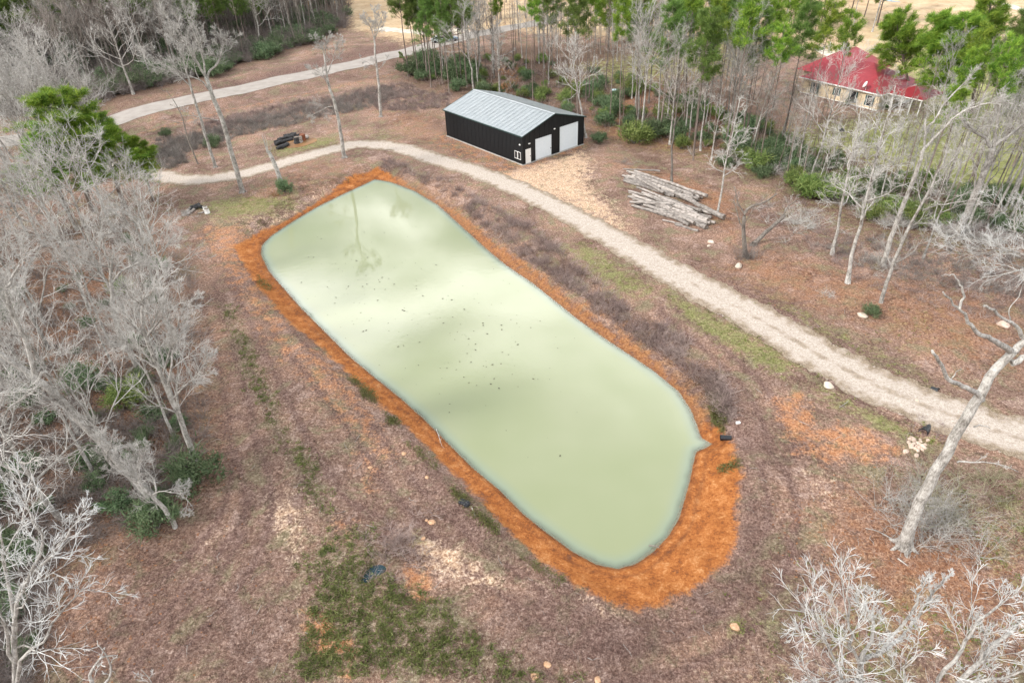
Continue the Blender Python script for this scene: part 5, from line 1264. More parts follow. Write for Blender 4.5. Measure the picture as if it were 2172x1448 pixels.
# rust-leaved vine tree behind the barn
g_ = G(1082, 215)
vt = thing('vine_tangle', 'rust brown vine tangle hanging in the trees behind the barn roof', 'vines', (g_[0], g_[1], g_[2]))
rg = np.random.default_rng(5); C_ = np.c_[rg.normal(0, .8, 18), rg.normal(0, .5, 18), rg.uniform(1.5, 6, 18)]
V, F = leaf_cloud(C_, 45, np.full(18, .7), .2, rg); obj('dead_leaves', MB().add(V, F).mesh('dead_leaves', M['brush_red']), vt)
S = np.zeros((14, 5, 3)); 
for i in range(5): S[:, i] = np.c_[rg.normal(0, .4 + .15 * i, 14), rg.normal(0, .4, 14), np.full(14, i * 1.7)]
V, F = tubes(S, np.full((14, 5), .03), 4); obj('stems', MB().add(V, F).mesh('stems', M['twig_brown']), vt)
for b, tp_, kd, lb in (((860, 135), (845, 108), 'pine_full', 'young bright green pine by the road end, left of the pine row'),):
    g_, H, ln = from_px(b, tp_); plant(kd, g_, H, lb, None, ln, 0, thick=1.0)

# ------------------------------------------------------------------ named shrubs
for b, r_, kd, lb, th in (((606, 408), 2.0, 'bush', 'round blue-green bush at the foot of the broken snag', .8), ((1848, 668), 1.3, 'bush', 'small dense green shrub beside the gravel drive at the foot of a crooked tree', .9),
      ((1345, 305), 3.4, 'bush_yellow', 'big yellow-green bush right of the barn', 1.0), ((1385, 290), 2.8, 'bush', 'green bush just right of the big yellow-green one', 1.0), ((1268, 302), 1.8, 'bush', 'low dark shrub by the right corner of the barn', 1.0),
      ((352, 290), 1.5, 'bush', 'round green shrub between the two pale strips near the paved road', 1.0), ((455, 312), 2.0, 'bush', 'dark shrub behind the trunks near the drive bend', .9), ((1716, 420), 2.6, 'bush_yellow', 'bright green bush at the right edge of the leaf-strewn clearing', 1.1)):
    plant(kd, G(*b)[:2], r_, lb, thick=th)
brush_skirt('brush', 'reddish leafless shrub just left of the broken snag', G(580, 418), 5, 1.8, .5, M['brush_red'], 23, .9, 4, .012)

# ------------------------------------------------------------------ logs
def log_obj(a, b, r, label, group=None, z0=0.0, zb=None, mat='log', seed=0, name='log', cat='log'):
    """log lying from photo point a to b"""
    ga, gb = G(*a), G(*b); ga = ga + [0, 0, r * .85 + z0]; gb = gb + [0, 0, r * .85 + (z0 if zb is None else zb)]
    rg = np.random.default_rng(seed); v = gb - ga; L = np.linalg.norm(v)
    n = 9; t_ = np.linspace(0, 1, n)[:, None]
    pts = t_ * v + np.c_[rg.normal(0, .04, (n, 2)), rg.normal(0, .02, n)]
    pts[0] *= 0
    e = thing(name, label, cat, tuple(ga), 0, group)
    rr = r * np.linspace(.72, 1.05, n) * rg.uniform(.95, 1.05, n)
    mb = MB(); V, F = tubes(pts[None], rr[None], 10); V = V + rg.normal(0, r * .045, V.shape); mb.add(V, F)
    o = obj('trunk', mb.mesh('trunk', M[mat], True), e)
    for k, q in ((0, 0), (n - 1, 1)):
        ring = V[k * 10:(k + 1) * 10]; c = ring.mean(0); T = [[i, (i + 1) % 10, 10] for i in range(10)]
        cb = MB().add(np.vstack([c + (ring - c) * 1.0 + (v / L) * (.012 if q else -.012), [c + (v / L) * (.012 if q else -.012)]]), None, T)
        obj('cut_end', cb.mesh('cut_end', M['log_end'] if mat == 'log' else M['charred']), e)
    return e
LG = 'weathered grey logs of the big stack'
rg = np.random.default_rng(9)
named = [((1430, 418), (1535, 470), .30, 'thick grey log whose dark cut face sticks out at the near end of the stack', .55),
         ((1345, 372), (1499, 426), .2, 'long grey log at the back of the stack, cut end to the right', .9),
         ((1335, 438), (1428, 443), .22, 'short pale log lying on the middle of the near stack', .8),
         ((1405, 430), (1500, 476), .26, 'dark-ended log below the thickest one at the near end', .5),
         ((1370, 440), (1498, 487), .27, 'long front log with a black cut end at the near corner of the stack', .1),
         ((1405, 468), (1448, 478), .12, 'small loose log in the grass in front of the stack', 0), ((1432, 478), (1480, 492), .15, 'thin pale pole lying in front of the stack', 0),
         ((1322, 368), (1400, 372), .12, 'broken grey log end sticking out at the far left of the stack', 1.0)]
for i, (a, b, r, lb, z0) in enumerate(named): log_obj(a, b, r, lb, None, z0 * .55, seed=i)
for i in range(57):
    row = i % 19; lay = i // 19
    f = row / 18.0
    f = f * .47 if f < .5 else .56 + (f - .5) * .88
    ax, ay = 1325 + 20 * f * 0 + rg.normal(0, 6) + 24 * f, 370 + 66 * f + rg.normal(0, 2)
    bx, by = 1480 + 22 * f + rg.normal(0, 12) - lay * 10, 418 + 64 * f + rg.normal(0, 2)
    if row % 4 == 0: bx -= 50; by -= 14
    log_obj((ax + lay * 8, ay - lay * 2 + 4), (bx, by), rg.uniform(.13, .23), 'weathered grey log in the stack beside the gravel drive', LG, lay * .17 * (1 if rg.random() < .8 else .3), seed=50 + i)
# burn pile
g0 = G(620, 303)
tag(obj('ash_bed', (lambda mb: mb)(MB().add(np.vstack([[(math.cos(a) * 3.8 * (1 + .1 * math.sin(3 * a)), math.sin(a) * 2.6, .03 + 0 * a) for a in np.linspace(0, 6.28, 25)[:-1]], [[0, 0, .16]]]), None, [[i, (i + 1) % 24, 24] for i in range(24)])).mesh('ash_bed', M['brush_red']), None, tuple(g0)), 'reddish ash bed inside the ring of charred logs', 'ash bed')
BG = 'charred logs of the burn ring'
for i, (a, b, r, z0, mt_) in enumerate([((583, 305), (600, 299), .3, 0, 'charred'), ((586, 310), (606, 303), .28, 0, 'charred'), ((588, 318), (612, 309), .3, 0, 'charred'), ((590, 300), (612, 294), .26, .1, 'charred'), ((600, 298), (624, 293), .34, 0, 'charred'), ((585, 314), (600, 308), .24, .45, 'charred'),
        ((602, 302), (622, 299), .3, 0, 'charred'), ((618, 294), (636, 290), .26, 0, 'charred'), ((594, 303), (612, 298), .2, .4, 'charred'), ((603, 294), (630, 290), .3, .2, 'charred'), ((588, 311), (610, 306), .18, .5, 'charred'), ((598, 316), (608, 311), .2, 0, 'charred')]):
    log_obj(a, b, r, 'charred black log in the burn ring beside the drive', BG, z0, seed=200 + i, mat=mt_, name='charred_log')
log_obj((645, 298), (652, 294), .34, 'short pale grey log at the right end of the burn ring', None, 0, seed=230)
def upright(px, r, h, mat, name, label, cat):
    g_ = G(*px); e = thing(name, label, cat, tuple(g_))
    th = np.linspace(0, 1, 6)
    mb = MB(); mb.tube(np.c_[th * .06 * h, 0 * th, th * h], r * (1 + .08 * np.sin(th * 9)) * np.linspace(1.12, .95, 6), 12, cap=False)
    obj('body', mb.mesh('body', mat, True), e)
    k = MB(); ring = np.array([[math.cos(a) * r * .93 + .06 * h, math.sin(a) * r * .93, h] for a in np.linspace(0, 6.283, 13)[:-1]])
    k.add(np.vstack([ring, [[.06 * h, 0, h - .03]]]), None, [[i, (i + 1) % 12, 12] for i in range(12)])
    obj('top', k.mesh('top', M['log_end'] if mat is not M['rust'] else mat), e); return e
upright((630, 305), .42, 1.1, M['charred'], 'stump', 'black upright stump in the burn ring', 'stump')
upright((637, 303), .42, 1.0, M['log'], 'stump', 'pale grey upright stump beside the black one in the burn ring', 'stump')
upright((643, 299), .45, 1.1, M['rust'], 'barrel', 'rusty barrel at the right end of the burn ring', 'barrel')
# small ring of stumps at (415,452)
for i, (b, r, h, mt_, lb) in enumerate([((391, 457), .3, .7, 'log', 'grey upright stump at the left of the small brush ring'), ((436, 445), .28, .5, 'white_paint', 'pale blue-white bucket at the right of the small brush ring'), ((440, 452), .3, .6, 'white_paint', 'white tub tipped beside the small brush ring')]):
    upright(b, r, h, M[mt_], 'stump' if mt_ == 'log' else 'bucket', lb, 'stump' if mt_ == 'log' else 'bucket')
for i, (a, b, r) in enumerate([((395, 453), (408, 441), .2), ((405, 444), (425, 438), .22), ((398, 458), (412, 447), .18), ((415, 440), (430, 442), .2), ((420, 455), (438, 450), .12), ((402, 449), (420, 443), .18)]):
    log_obj(a, b, r, 'short dark log in the small brush ring on the grass left of the pond', 'logs of the small brush ring', .1 * (i % 2), seed=240 + i, mat='charred' if i % 2 else 'log')

def rock(px, r, mat, label, group=None, name='rock', flat=.6, seed=0, cat='rock', zoff=0):
    g_ = G(*px); rg = np.random.default_rng(seed + int(px[0]))
    bm = bmesh.new(); bmesh.ops.create_icosphere(bm, subdivisions=3 if r > .25 else 2, radius=1)
    ph = rg.random(6) * 6; sc_ = (r * rg.uniform(.9, 1.25), r * rg.uniform(.7, 1), r * flat)
    for v in bm.verts:
        c = v.co; n_ = 1 + .12 * math.sin(3 * c.x + ph[0]) * math.cos(2.7 * c.y + ph[1]) + .09 * math.sin(5 * c.z + ph[2] + 3 * c.x) + rg.normal(0, .02)
        v.co = Vector((c.x * sc_[0] * n_, c.y * sc_[1] * n_, c.z * sc_[2] * n_))
    m_ = bpy.data.meshes.new(name); bm.to_mesh(m_); bm.free(); m_.materials.append(mat)
    m_.polygons.foreach_set('use_smooth', np.ones(len(m_.polygons), bool))
    o = obj(name, m_, None, (g_[0], g_[1], g_[2] + r * flat * .25 + zoff)); o.rotation_euler = (0, 0, rg.random() * 6)
    tag(o, label, cat, group); return o
rock((1566, 566), .5, M['stone_pale'], 'large pale flat rock below the leaning dead tree')
rock((1508, 514), .36, M['stone_pale'], 'pale rock between the logs and the gravel drive')
rock((1503, 522), .22, M['stone_pale'], 'small grey-white rock next to the pale one by the drive')
rock((1829, 670), .4, M['stone_pale'], 'pale flat stone beside the small dense green shrub')
rock((1757, 819), .4, M['stone_pale'], 'flat cream stone on the green verge below the gravel drive')
rock((2128, 690), .5, M['stone'], 'pinkish rock under the limbs of the huge dead tree')
rock((1945, 880 - 30), .2, M['stone_pale'], 'small cream rock at the upper drive edge')
for (px, r, lb) in (((857, 962), .3, 'orange sandy mound beside the clay bank, farthest up the bank'), ((906, 1012), .25, 'bright orange mound at the edge of the clay bank'), ((786, 991), .2, 'small pink mound in the dry grass'), ((916, 1107), .32, 'pale mound next to a tiny green patch'), ((905, 1103), .17, 'tiny mound touching the pale one'),
                    ((898, 1142), .2, 'small pink mound below the green patch'), ((1559, 1329), .36, 'pale mound ringed with green grass at the lower right'), ((1135, 1433), .34, 'pinkish mound at the bottom edge of the view'), ((1161, 1409), .28, 'orange mound just above the pinkish one'), ((1268, 1442), .3, 'cream mound at the bottom edge, rightmost')):
    rock(px, r * .72, M['mound'], lb, name='ant_mound', flat=.36, cat='mound')
rg = np.random.default_rng(12)
for i, (dx_, dy_) in enumerate([(1927, 938), (1932, 944), (1938, 941), (1944, 946), (1933, 949), (1941, 951), (1949, 949), (1953, 944), (1947, 941), (1958, 947), (1962, 943), (1938, 935), (1953, 936), (1955, 953), (1946, 955), (1968, 934), (1929, 932), (1935, 930), (1961, 950), (1951, 932)]):
    rock((dx_, dy_), rg.uniform(.13, .22), M['stone'], 'pinkish stone in the heap below the culvert mouth', 'stones heaped at the culvert mouth', name='stone', flat=.6, seed=i, cat='stone')
for px, lb in (((1921, 958), 'single pinkish stone left of the stone heap'), ((1944, 966), 'single pale stone below the stone heap')): rock(px, .2, M['stone'], lb, name='stone', cat='stone')
# culvert mouth
def pipe(name, px, r, L, yaw, label, mat, tilt=0.0, dz=0.0, tb_=0.03):
    g_ = G(*px); e = thing(name, label, 'pipe', (g_[0], g_[1], g_[2] + r * .8 + dz)); e.rotation_euler = (0, tilt, yaw)
    k = 20; V = []; F = []
    for j, (x, rr) in enumerate(((0, r), (L, r), (L, r - tb_), (0, r - tb_))):
        V += [(x, math.cos(a) * rr, math.sin(a) * rr) for a in np.linspace(0, 6.2832, k + 1)[:-1]]
    for j in range(4):
        for i in range(k): F.append([j * k + i, j * k + (i + 1) % k, ((j + 1) % 4) * k + (i + 1) % k, ((j + 1) % 4) * k + i])
    obj('barrel', MB().add(V, F).mesh('barrel', mat, False), e)
    V = []
    for x, rr in ((-.04, r + .03), (.06, r + .03), (.06, r), (-.04, r - tb_)):
        V += [(x, math.cos(a) * rr, math.sin(a) * rr) for a in np.linspace(0, 6.2832, k + 1)[:-1]]
    obj('rim', MB().add(V, F).mesh('rim', M['black_plastic'] if mat is M['black_plastic'] else mat), e)
    return e
ga, gb = G(1526, 931), G(1545, 928)
pipe('drain_pipe', (1528, 932), .2, .75, math.atan2(gb[1] - ga[1], gb[0] - ga[0]) - .1, 'black plastic drain pipe poking out of the orange clay bank', M['black_plastic'], -.05, .05)
ga, gb = G(1950, 925), G(1990, 880)
pipe('culvert_pipe', (1957, 920), .3, 1.0, math.atan2(gb[1] - ga[1], gb[0] - ga[0]), 'dark culvert pipe mouth under the gravel drive, above the stone heap', M['black_plastic'], .12, -.12)
pipe('culvert_pipe', (1990, 828), .24, .5, 2.2, 'dark culvert end at the upper side of the gravel drive', M['black_plastic'], .2, -.25)
brush_skirt('brush', 'dead brown grass mat over the culvert mouth', G(1962, 912), 10, .7, 1.6, M['brush'], 24, 1.8, 4, .012)
# black bundle on the bank
g_ = G(985, 1068); bb_ = thing('black_bundle', 'crumpled black plastic bundle on the edge of the clay bank', 'bundle', tuple(g_))
for k_, (ox, oy, r) in enumerate(((-.18, .1, .24), (.16, -.12, .26), (.0, .0, .2))):
    bm = bmesh.new(); bmesh.ops.create_icosphere(bm, subdivisions=3, radius=r); rg = np.random.default_rng(k_)
    for v in bm.verts: v.co *= 1 + .16 * math.sin(v.co.x * 30 + k_) * math.cos(v.co.y * 27) + rg.normal(0, .03); v.co.z *= .7
    m_ = bpy.data.meshes.new('bag'); bm.to_mesh(m_); bm.free(); m_.materials.append(M['black_plastic']); obj('bag', m_, bb_, (ox, oy, .12))
# white jug
g_ = G(1560, 899); jg = thing('plastic_jug', 'small white plastic jug lying in the dry grass above the drain pipe', 'jug', tuple(g_))
obj('body', MB().tube([(0, 0, .1), (.05, 0, .1), (.3, 0, .1), (.38, 0, .1)], [.08, .12, .12, .04], 12).mesh('body', M['white_paint'], True), jg)
obj('cap', MB().tube([(.38, 0, .1), (.43, 0, .1)], [.035, .035], 8).mesh('cap', M['white_paint']), jg)
# green bin behind the barn
g_ = G(1303, 205); bn = thing('rain_tank', 'dark green plastic tank with a pale lid among the thin trunks behind the barn', 'tank', tuple(g_))
obj('body', MB().tube([(0, 0, 0), (0, 0, .1), (0, 0, 1.0), (0, 0, 1.1)], [.5, .55, .55, .5], 16).mesh('body', M['teal']), bn)
obj('lid', MB().tube([(0, 0, 1.1), (0, 0, 1.22), (0, 0, 1.26)], [.58, .58, .4], 16).mesh('lid', M['teal_light']), bn)
g_ = G(1783, 287); bn = thing('kettle_grill', 'small black and white kettle grill in the right wood before the house', 'grill', tuple(g_))
obj('bowl', MB().tube([(0, 0, .45), (0, 0, .6), (0, 0, .8)], [.2, .36, .4], 14).mesh('bowl', M['black_plastic']), bn)
obj('lid', MB().tube([(0, 0, .8), (0, 0, .95), (0, 0, 1.05)], [.41, .32, .08], 14).mesh('lid', M['black_plastic']), bn)
for a in (0, 2.1, 4.2): obj('leg', MB().tube([(.15 * math.cos(a), .15 * math.sin(a), .5), (.34 * math.cos(a), .34 * math.sin(a), 0)], [.02, .02], 6).mesh('leg', M['white_paint']), bn)

# fallen and leaning dead wood by the logs
e, g_ = hero('dead_tree', (1582, 545), [
    ([(1582, 545), (1578, 500), (1578, 460), (1590, 440), (1620, 430), (1650, 410)], (0, 0, 0, 0, -.2, -.4), (.26, .2, .16, .12, .05), 5),
    ([(1580, 455), (1565, 430), (1560, 400)], (0, .2, .4), (.08, .03), 5)],
    'short dead tree with a skirt of grey shoots, right of the log stack', 91, c2=5, c3=4, c4=0, lenr=.5, mt=M['bark_dark'], mb_=M['twig_brown'])
brush_skirt('brush', 'hanging grey shoots round the short dead tree', G(1585, 548), 12, 2.2, .5, M['brush_grey'], 25, 1.0, 6, .012)
e, g_ = hero('fallen_tree', (1598, 520), [
    ([(1598, 520), (1625, 492), (1650, 470), (1664, 458)], (0, .6, 1.2, 1.5), (.26, .22, .18, .16), 0), ([(1650, 470), (1670, 440), (1690, 425)], (1.2, 2, 3), (.1, .03), 8)],
    'fallen dead trunk propped up towards the brush heap', 92, c2=5, c3=4, c4=0, lenr=.5, mt=M['bark_dark'], mb_=M['twig_pale'])
brush_skirt('brush', 'big heap of grey dead branches behind the fallen trunk', G(1690, 470), 34, 1.9, 1.5, M['twig_pale'], 26, 3.4, 6, .016)
brush_skirt('brush', 'low dry shrub pile right of the big branch heap', G(1760, 500), 14, 1.1, 1.5, M['brush'], 27, 2.4, 5, .012)
brush_skirt('brush', 'small brush heap between barn and log stack', G(1330, 345), 9, .8, 1.8, M['brush_grey'], 28, 1.3, 5, .012)
brush_skirt('brush', 'purple-grey bramble mound beside the dark puddle', G(845, 1165), 30, 1.15, 1.5, M['brush'], 29, 1.9, 6, .014)
brush_skirt('brush', 'small bare shrub on the leaf-covered ground above the drive', G(1755, 628), 6, .8, 1.3, M['twig_pale'], 30, .8, 5, .01)
brush_skirt('brush', 'grey bare shrub at the feet of the leaning white trees', G(1880, 560), 18, 1.4, 1.3, M['twig_pale'], 31, 2.2, 5, .012)
brush_skirt('brush', 'tuft of dry brush in the purple grass right of the drain pipe', G(1700, 945), 4, .5, 1.4, M['brush'], 32, .5, 5, .008)

# ------------------------------------------------------------------ ground cover (stuff)
def join_scatter(name, protos, XY, S, mat, label=None, zoff=0.0, ZZ=None):
    XY = np.asarray(XY); n = len(XY); Z = gz(XY[:, 0], XY[:, 1]) + zoff if ZZ is None else ZZ
    rg = np.random.default_rng(len(name) * 7 + n); w_ = rg.integers(0, len(protos), n); a = rg.random(n) * 6.2832
    Vs, Fs, Ts = [], [], []; off = 0
    for k, (V, F, T) in enumerate(protos):
        s = np.where(w_ == k)[0]
        if not len(s): continue
        c, q = np.cos(a[s])[:, None], np.sin(a[s])[:, None]; sc_ = S[s][:, None]
        VV = np.stack([(V[None, :, 0] * c - V[None, :, 1] * q) * sc_ + XY[s, 0:1], (V[None, :, 0] * q + V[None, :, 1] * c) * sc_ + XY[s, 1:2], V[None, :, 2] * sc_ + Z[s][:, None]], -1).reshape(-1, 3)
        o_ = (np.arange(len(s)) * len(V))[:, None, None] + off
        if F is not None and len(F): Fs.append((F[None] + o_).reshape(-1, 4))
        if T is not None and len(T): Ts.append((T[None] + o_).reshape(-1, 3))
        Vs.append(VV); off += len(VV)
    me = mesh_np(name, np.vstack(Vs), np.vstack(Fs) if Fs else None, np.vstack(Ts) if Ts else None, mat)
    o = obj(name, me, kind='stuff')
    if label: o['label'] = label
    return o
def tuft(seed, k, h, wdt, up):
    rg = np.random.default_rng(seed)
    V, T = blades(np.zeros((1, 3)), np.zeros((1, 3)), k, h, wdt, rg, up, .35)
    V[:, 2] = np.abs(V[:, 2]) * 1.0; return V, None, T
def flat_leaf(seed):
    rg = np.random.default_rng(seed); a, b = rg.uniform(-.4, .4, 2)
    V = np.array([(-.5, 0, .1), (0, -.3, .06 + a * .2), (.55, 0, .12 + b * .3), (0, .32, .08)]); return V, np.array([[0, 1, 2, 3]]), None
rgS = np.random.default_rng(77)
ALL = [(-60, 260), (900, 210), (2240, 420), (2240, 1500), (-60, 1500)]
def offtrack(X, Y, rg):
    c = poly_sd(X, Y, CLAY); dd = line_d(X, Y, DRIVE); rr = line_d(X, Y, ROAD)
    sm = evalmask(X, Y, SALMON) + evalmask(X, Y, SAND)
    return (c > .2) & (dd > 2.0 + rg.random(len(X)) * .8) & (rr > 4.5) & (rg.random(len(X)) > sm * .85)
w_ = px_points(ALL, 26000, 1, lambda X, Y, rg: offtrack(X, Y, rg) & (rg.random(len(X)) > evalmask(X, Y, DARKP) + evalmask(X, Y, GREEN) * .9 + evalmask(X, Y, LITTER) * .5))
join_scatter('dry_grass', [tuft(i, 5, .3, .035, .5) for i in range(6)], w_, rgS.uniform(.5, 1.25, len(w_)), M['grass_dry'], 'short dry grass covering the clearing')
dk = lambda X, Y, rg: offtrack(X, Y, rg) & (rg.random(len(X)) < evalmask(X, Y, DARKP))
w_ = px_points(ALL, 30000, 2, dk)
join_scatter('dead_weeds', [tuft(20 + i, 6, .34, .03, .4) for i in range(5)], w_, rgS.uniform(.5, 1.2, len(w_)), foliage('purple_weeds', (0.06, 0.033, 0.029), (0.14, 0.086, 0.076), (0.3, 0.2, 0.175)), 'purplish dead weeds around the pond')
def clumpy(lst, k, fr=.9):
    def f(X, Y, rg):
        m_ = evalmask(X, Y, lst)
        nz = .28 * np.sin(X * 1.1 + 2 * np.sin(Y * .8)) * np.sin(Y * 1.2 + 2 * np.sin(X * .7)) + .9 * np.sin(X * 5.3 + Y * 3 + 2 * np.sin(Y * 4)) * np.sin(Y * 6.7 - X * 2 + 2 * np.sin(X * 3.1))
        return (m_ * fr + nz * .5 > k) & (m_ > .05)
    return f
w_ = px_points([(430, 600), (900, 600), (1300, 1500), (560, 1500)], 24000, 3, clumpy(TUFT, .86))
join_scatter('green_tufts', [tuft(40 + i, 9, .3, .06, .7) for i in range(5)], w_, rgS.uniform(.5, 1.3, len(w_)), M['grass_dark'], 'dark green grass tufts in the lower clearing')
w_ = px_points([(380, 260), (2240, 500), (2240, 1500), (1000, 1500), (860, 1000)], 36000, 4, clumpy(GREEN, .55))
w_ = w_[(line_d(w_[:, 0], w_[:, 1], DRIVE) > 1.9) & (poly_sd(w_[:, 0], w_[:, 1], CLAY) > .3)]
join_scatter('green_grass', [tuft(60 + i, 6, .2, .05, .6) for i in range(4)], w_, rgS.uniform(.5, 1.3, len(w_)), foliage('fresh_grass', (0.07, 0.1, 0.02), (0.15, 0.2, 0.04), (0.26, 0.28, 0.08)), 'patches of fresh green grass')
lt_ = lambda X, Y, rg: offtrack(X, Y, rg) & (rg.random(len(X)) < evalmask(X, Y, LITTER) * 1.1)
w_ = px_points([(-60, 300), (2240, 300), (2240, 1500), (-60, 1500)], 42000, 5, lt_)
join_scatter('leaf_litter', [flat_leaf(i) for i in range(5)], w_, rgS.uniform(.1, .24, len(w_)), M['brush_red'], 'fallen rust coloured leaves')
w_ = px_points(ALL, 5200, 6, lambda X, Y, rg: offtrack(X, Y, rg))
stick = []
for i in range(4):
    rg = np.random.default_rng(i); pts = np.c_[np.linspace(-.5, .5, 4), rg.normal(0, .05, 4), np.full(4, .05)]
    V, F = tubes(pts[None], np.array([[.02, .018, .014, .006]]), 3); stick.append((V, F, None))
w_ = w_[:450]
join_scatter('fallen_twigs', stick, w_, rgS.uniform(.15, .8, len(w_)), M['twig_pale'], 'small pale twigs scattered on the ground')
def cl(seed, n, h, sp, rad, kn):
    c = twig_clump(seed, n, h, sp, rad, kn); return np.vstack(c.V), np.vstack(c.F), np.vstack(c.T)
# overgrown bank north-east of the pond
NE = [(790,338),(850,345),(935,378),(1020,422),(1105,470),(1180,522),(1250,590),(1330,645),(1405,690),(1465,730),(1525,800),(1560,870),(1540,900),(1490,880),(1455,820),(1400,775),(1330,735),(1260,680),(1190,630),(1110,575),(1040,510),(970,455),(900,410),(830,378)]
w_ = px_points(NE, 3600, 8, lambda X, Y, rg: (sdw(X, Y) > 1.7) & (np.sin(X * .9) * np.sin(Y * .7 + X * .3) + rg.normal(0, .4, len(X)) > -.35))
far_mass('bank_brush', [twig_clump(i, 14, 1.0, 1.0, .018, 5).mesh('brush_clump', M['brush']) for i in range(5)], w_, rgS.uniform(.5, 1.3, len(w_)), 15, 'purplish dry brush on the north-east bank of the pond')
w_ = px_points(NE, 4200, 9, lambda X, Y, rg: (sdw(X, Y) > 1.3) & (np.sin(X * .5 + 1) * np.sin(Y * .8) + rg.normal(0, .5, len(X)) > -.2))
join_scatter('bank_weeds', [tuft(80 + i, 8, .55, .035, .3) for i in range(5)], w_, rgS.uniform(.5, 1.3, len(w_)), foliage('bank_weed', (0.09, 0.055, 0.03), (0.2, 0.13, 0.075), (0.36, 0.26, 0.17)), 'brown weeds on the north-east bank')
BK2 = [(500,470),(560,455),(640,400),(720,372),(790,352),(800,362),(740,388),(680,425),(600,468),(530,505),(510,500)]
w_ = px_points(BK2, 900, 10, lambda X, Y, rg: (sdw(X, Y) > 1.6) & (rg.random(len(X)) < .6))
join_scatter('bank_weeds', [tuft(90 + i, 8, .4, .035, .3) for i in range(4)], w_, rgS.uniform(.5, 1.2, len(w_)), M['grass_dark'], 'dark weeds along the top of the far bank')
w_ = np.vstack([px_points(q, n, 11, None) for q, n in (([(1500,820),(1530,830),(1545,880),(1535,905),(1515,885)], 260), ([(755,800),(790,820),(800,850),(770,840)], 110), ([(735,785),(760,800),(750,815)], 40), ([(1520,985),(1570,975),(1572,990),(1530,995)], 50), ([(545,575),(575,590),(570,610),(548,600)], 60),
     ([(815,870),(840,880),(850,900),(825,895)], 60), ([(1120,1170),(1200,1230),(1180,1240),(1100,1180)], 60), ([(870,935),(930,985),(920,995),(862,945)], 60), ([(1010,1075),(1060,1120),(1050,1135),(1000,1090)], 90), ([(960,1030),(1000,1060),(990,1072),(960,1050)], 70))])
join_scatter('bank_weeds', [tuft(95 + i, 9, .42, .05, .5) for i in range(4)], w_, rgS.uniform(.4, 1.1, len(w_)), M['grass_dark'], 'dark green and brown clumps on the clay bank')
# brush strip between road and drive
for nm, px_, n_, h_, mt_, lb in (('roadside_brush', [(330,300),(420,285),(500,262),(600,235),(700,212),(830,190),(850,205),(800,225),(700,245),(600,270),(520,290),(450,310),(340,340)], 1500, 1.2, 'brush_grey', 'grey-purple brush strip between the road and the drive'),
                             ('roadside_weeds', [(420,265),(500,245),(620,218),(740,195),(860,175),(900,200),(820,215),(700,225),(560,262),(440,285)], 1100, 1.0, 'brush', 'purplish weeds below the paved road'),
                             ('field_brush', [(860,190),(960,200),(950,225),(880,235),(800,235),(790,215)], 420, .9, 'brush', 'brown brush left of the barn'),
                             ('field_brush', [(300,330),(380,320),(400,345),(330,370),(290,365)], 300, 1.1, 'brush_grey', 'grey brush at the drive bend')):
    w_ = px_points(px_, n_, 12, lambda X, Y, rg: line_d(X, Y, DRIVE) > 2.6)
    far_mass(nm, [twig_clump(30 + i, 11, h_, .7, .02, 4).mesh('brush_clump', M[mt_]) for i in range(5)], w_, rgS.uniform(.5, 1.2, len(w_)), 12, lb)
# undergrowth of the woods
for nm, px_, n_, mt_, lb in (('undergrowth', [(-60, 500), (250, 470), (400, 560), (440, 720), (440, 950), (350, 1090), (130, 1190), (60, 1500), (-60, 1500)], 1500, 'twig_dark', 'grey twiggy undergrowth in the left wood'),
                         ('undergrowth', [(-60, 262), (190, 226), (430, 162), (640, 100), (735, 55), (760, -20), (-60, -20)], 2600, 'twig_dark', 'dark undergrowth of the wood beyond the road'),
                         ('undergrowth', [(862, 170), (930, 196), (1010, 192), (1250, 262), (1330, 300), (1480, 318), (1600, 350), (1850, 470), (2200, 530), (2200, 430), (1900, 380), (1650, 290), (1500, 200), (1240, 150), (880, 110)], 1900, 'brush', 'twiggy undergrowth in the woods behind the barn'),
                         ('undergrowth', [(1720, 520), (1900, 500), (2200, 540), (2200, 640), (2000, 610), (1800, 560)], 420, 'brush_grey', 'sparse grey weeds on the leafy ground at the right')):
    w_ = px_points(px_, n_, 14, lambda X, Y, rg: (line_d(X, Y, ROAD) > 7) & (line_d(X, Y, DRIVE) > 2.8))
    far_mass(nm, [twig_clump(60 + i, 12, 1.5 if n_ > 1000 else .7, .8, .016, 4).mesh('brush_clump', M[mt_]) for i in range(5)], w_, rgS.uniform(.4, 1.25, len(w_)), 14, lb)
# debris floating on the pond
rg = np.random.default_rng(3); pts = np.vstack([np.c_[rg.normal(800, 110, 170), rg.normal(610, 90, 170)], np.c_[rg.uniform(620, 1250, 110), rg.uniform(480, 980, 110)], np.c_[rg.normal(1010, 70, 70), rg.normal(720, 60, 70)]])
w_ = PN(pts, ZW); w_ = w_[poly_sd(w_[:, 0], w_[:, 1], WATER) < -.8]
join_scatter('floating_leaves', [flat_leaf(i + 20) for i in range(4)], w_, np.clip(rg.lognormal(-2.1, .5, len(w_)), .05, .24), simple('wet_leaf', (0.03, 0.025, 0.015), (0.07, 0.055, 0.03), 4, .5, 0, rnd=0), 'dark leaves floating on the pond', ZZ=np.full(len(w_), ZW + .006))
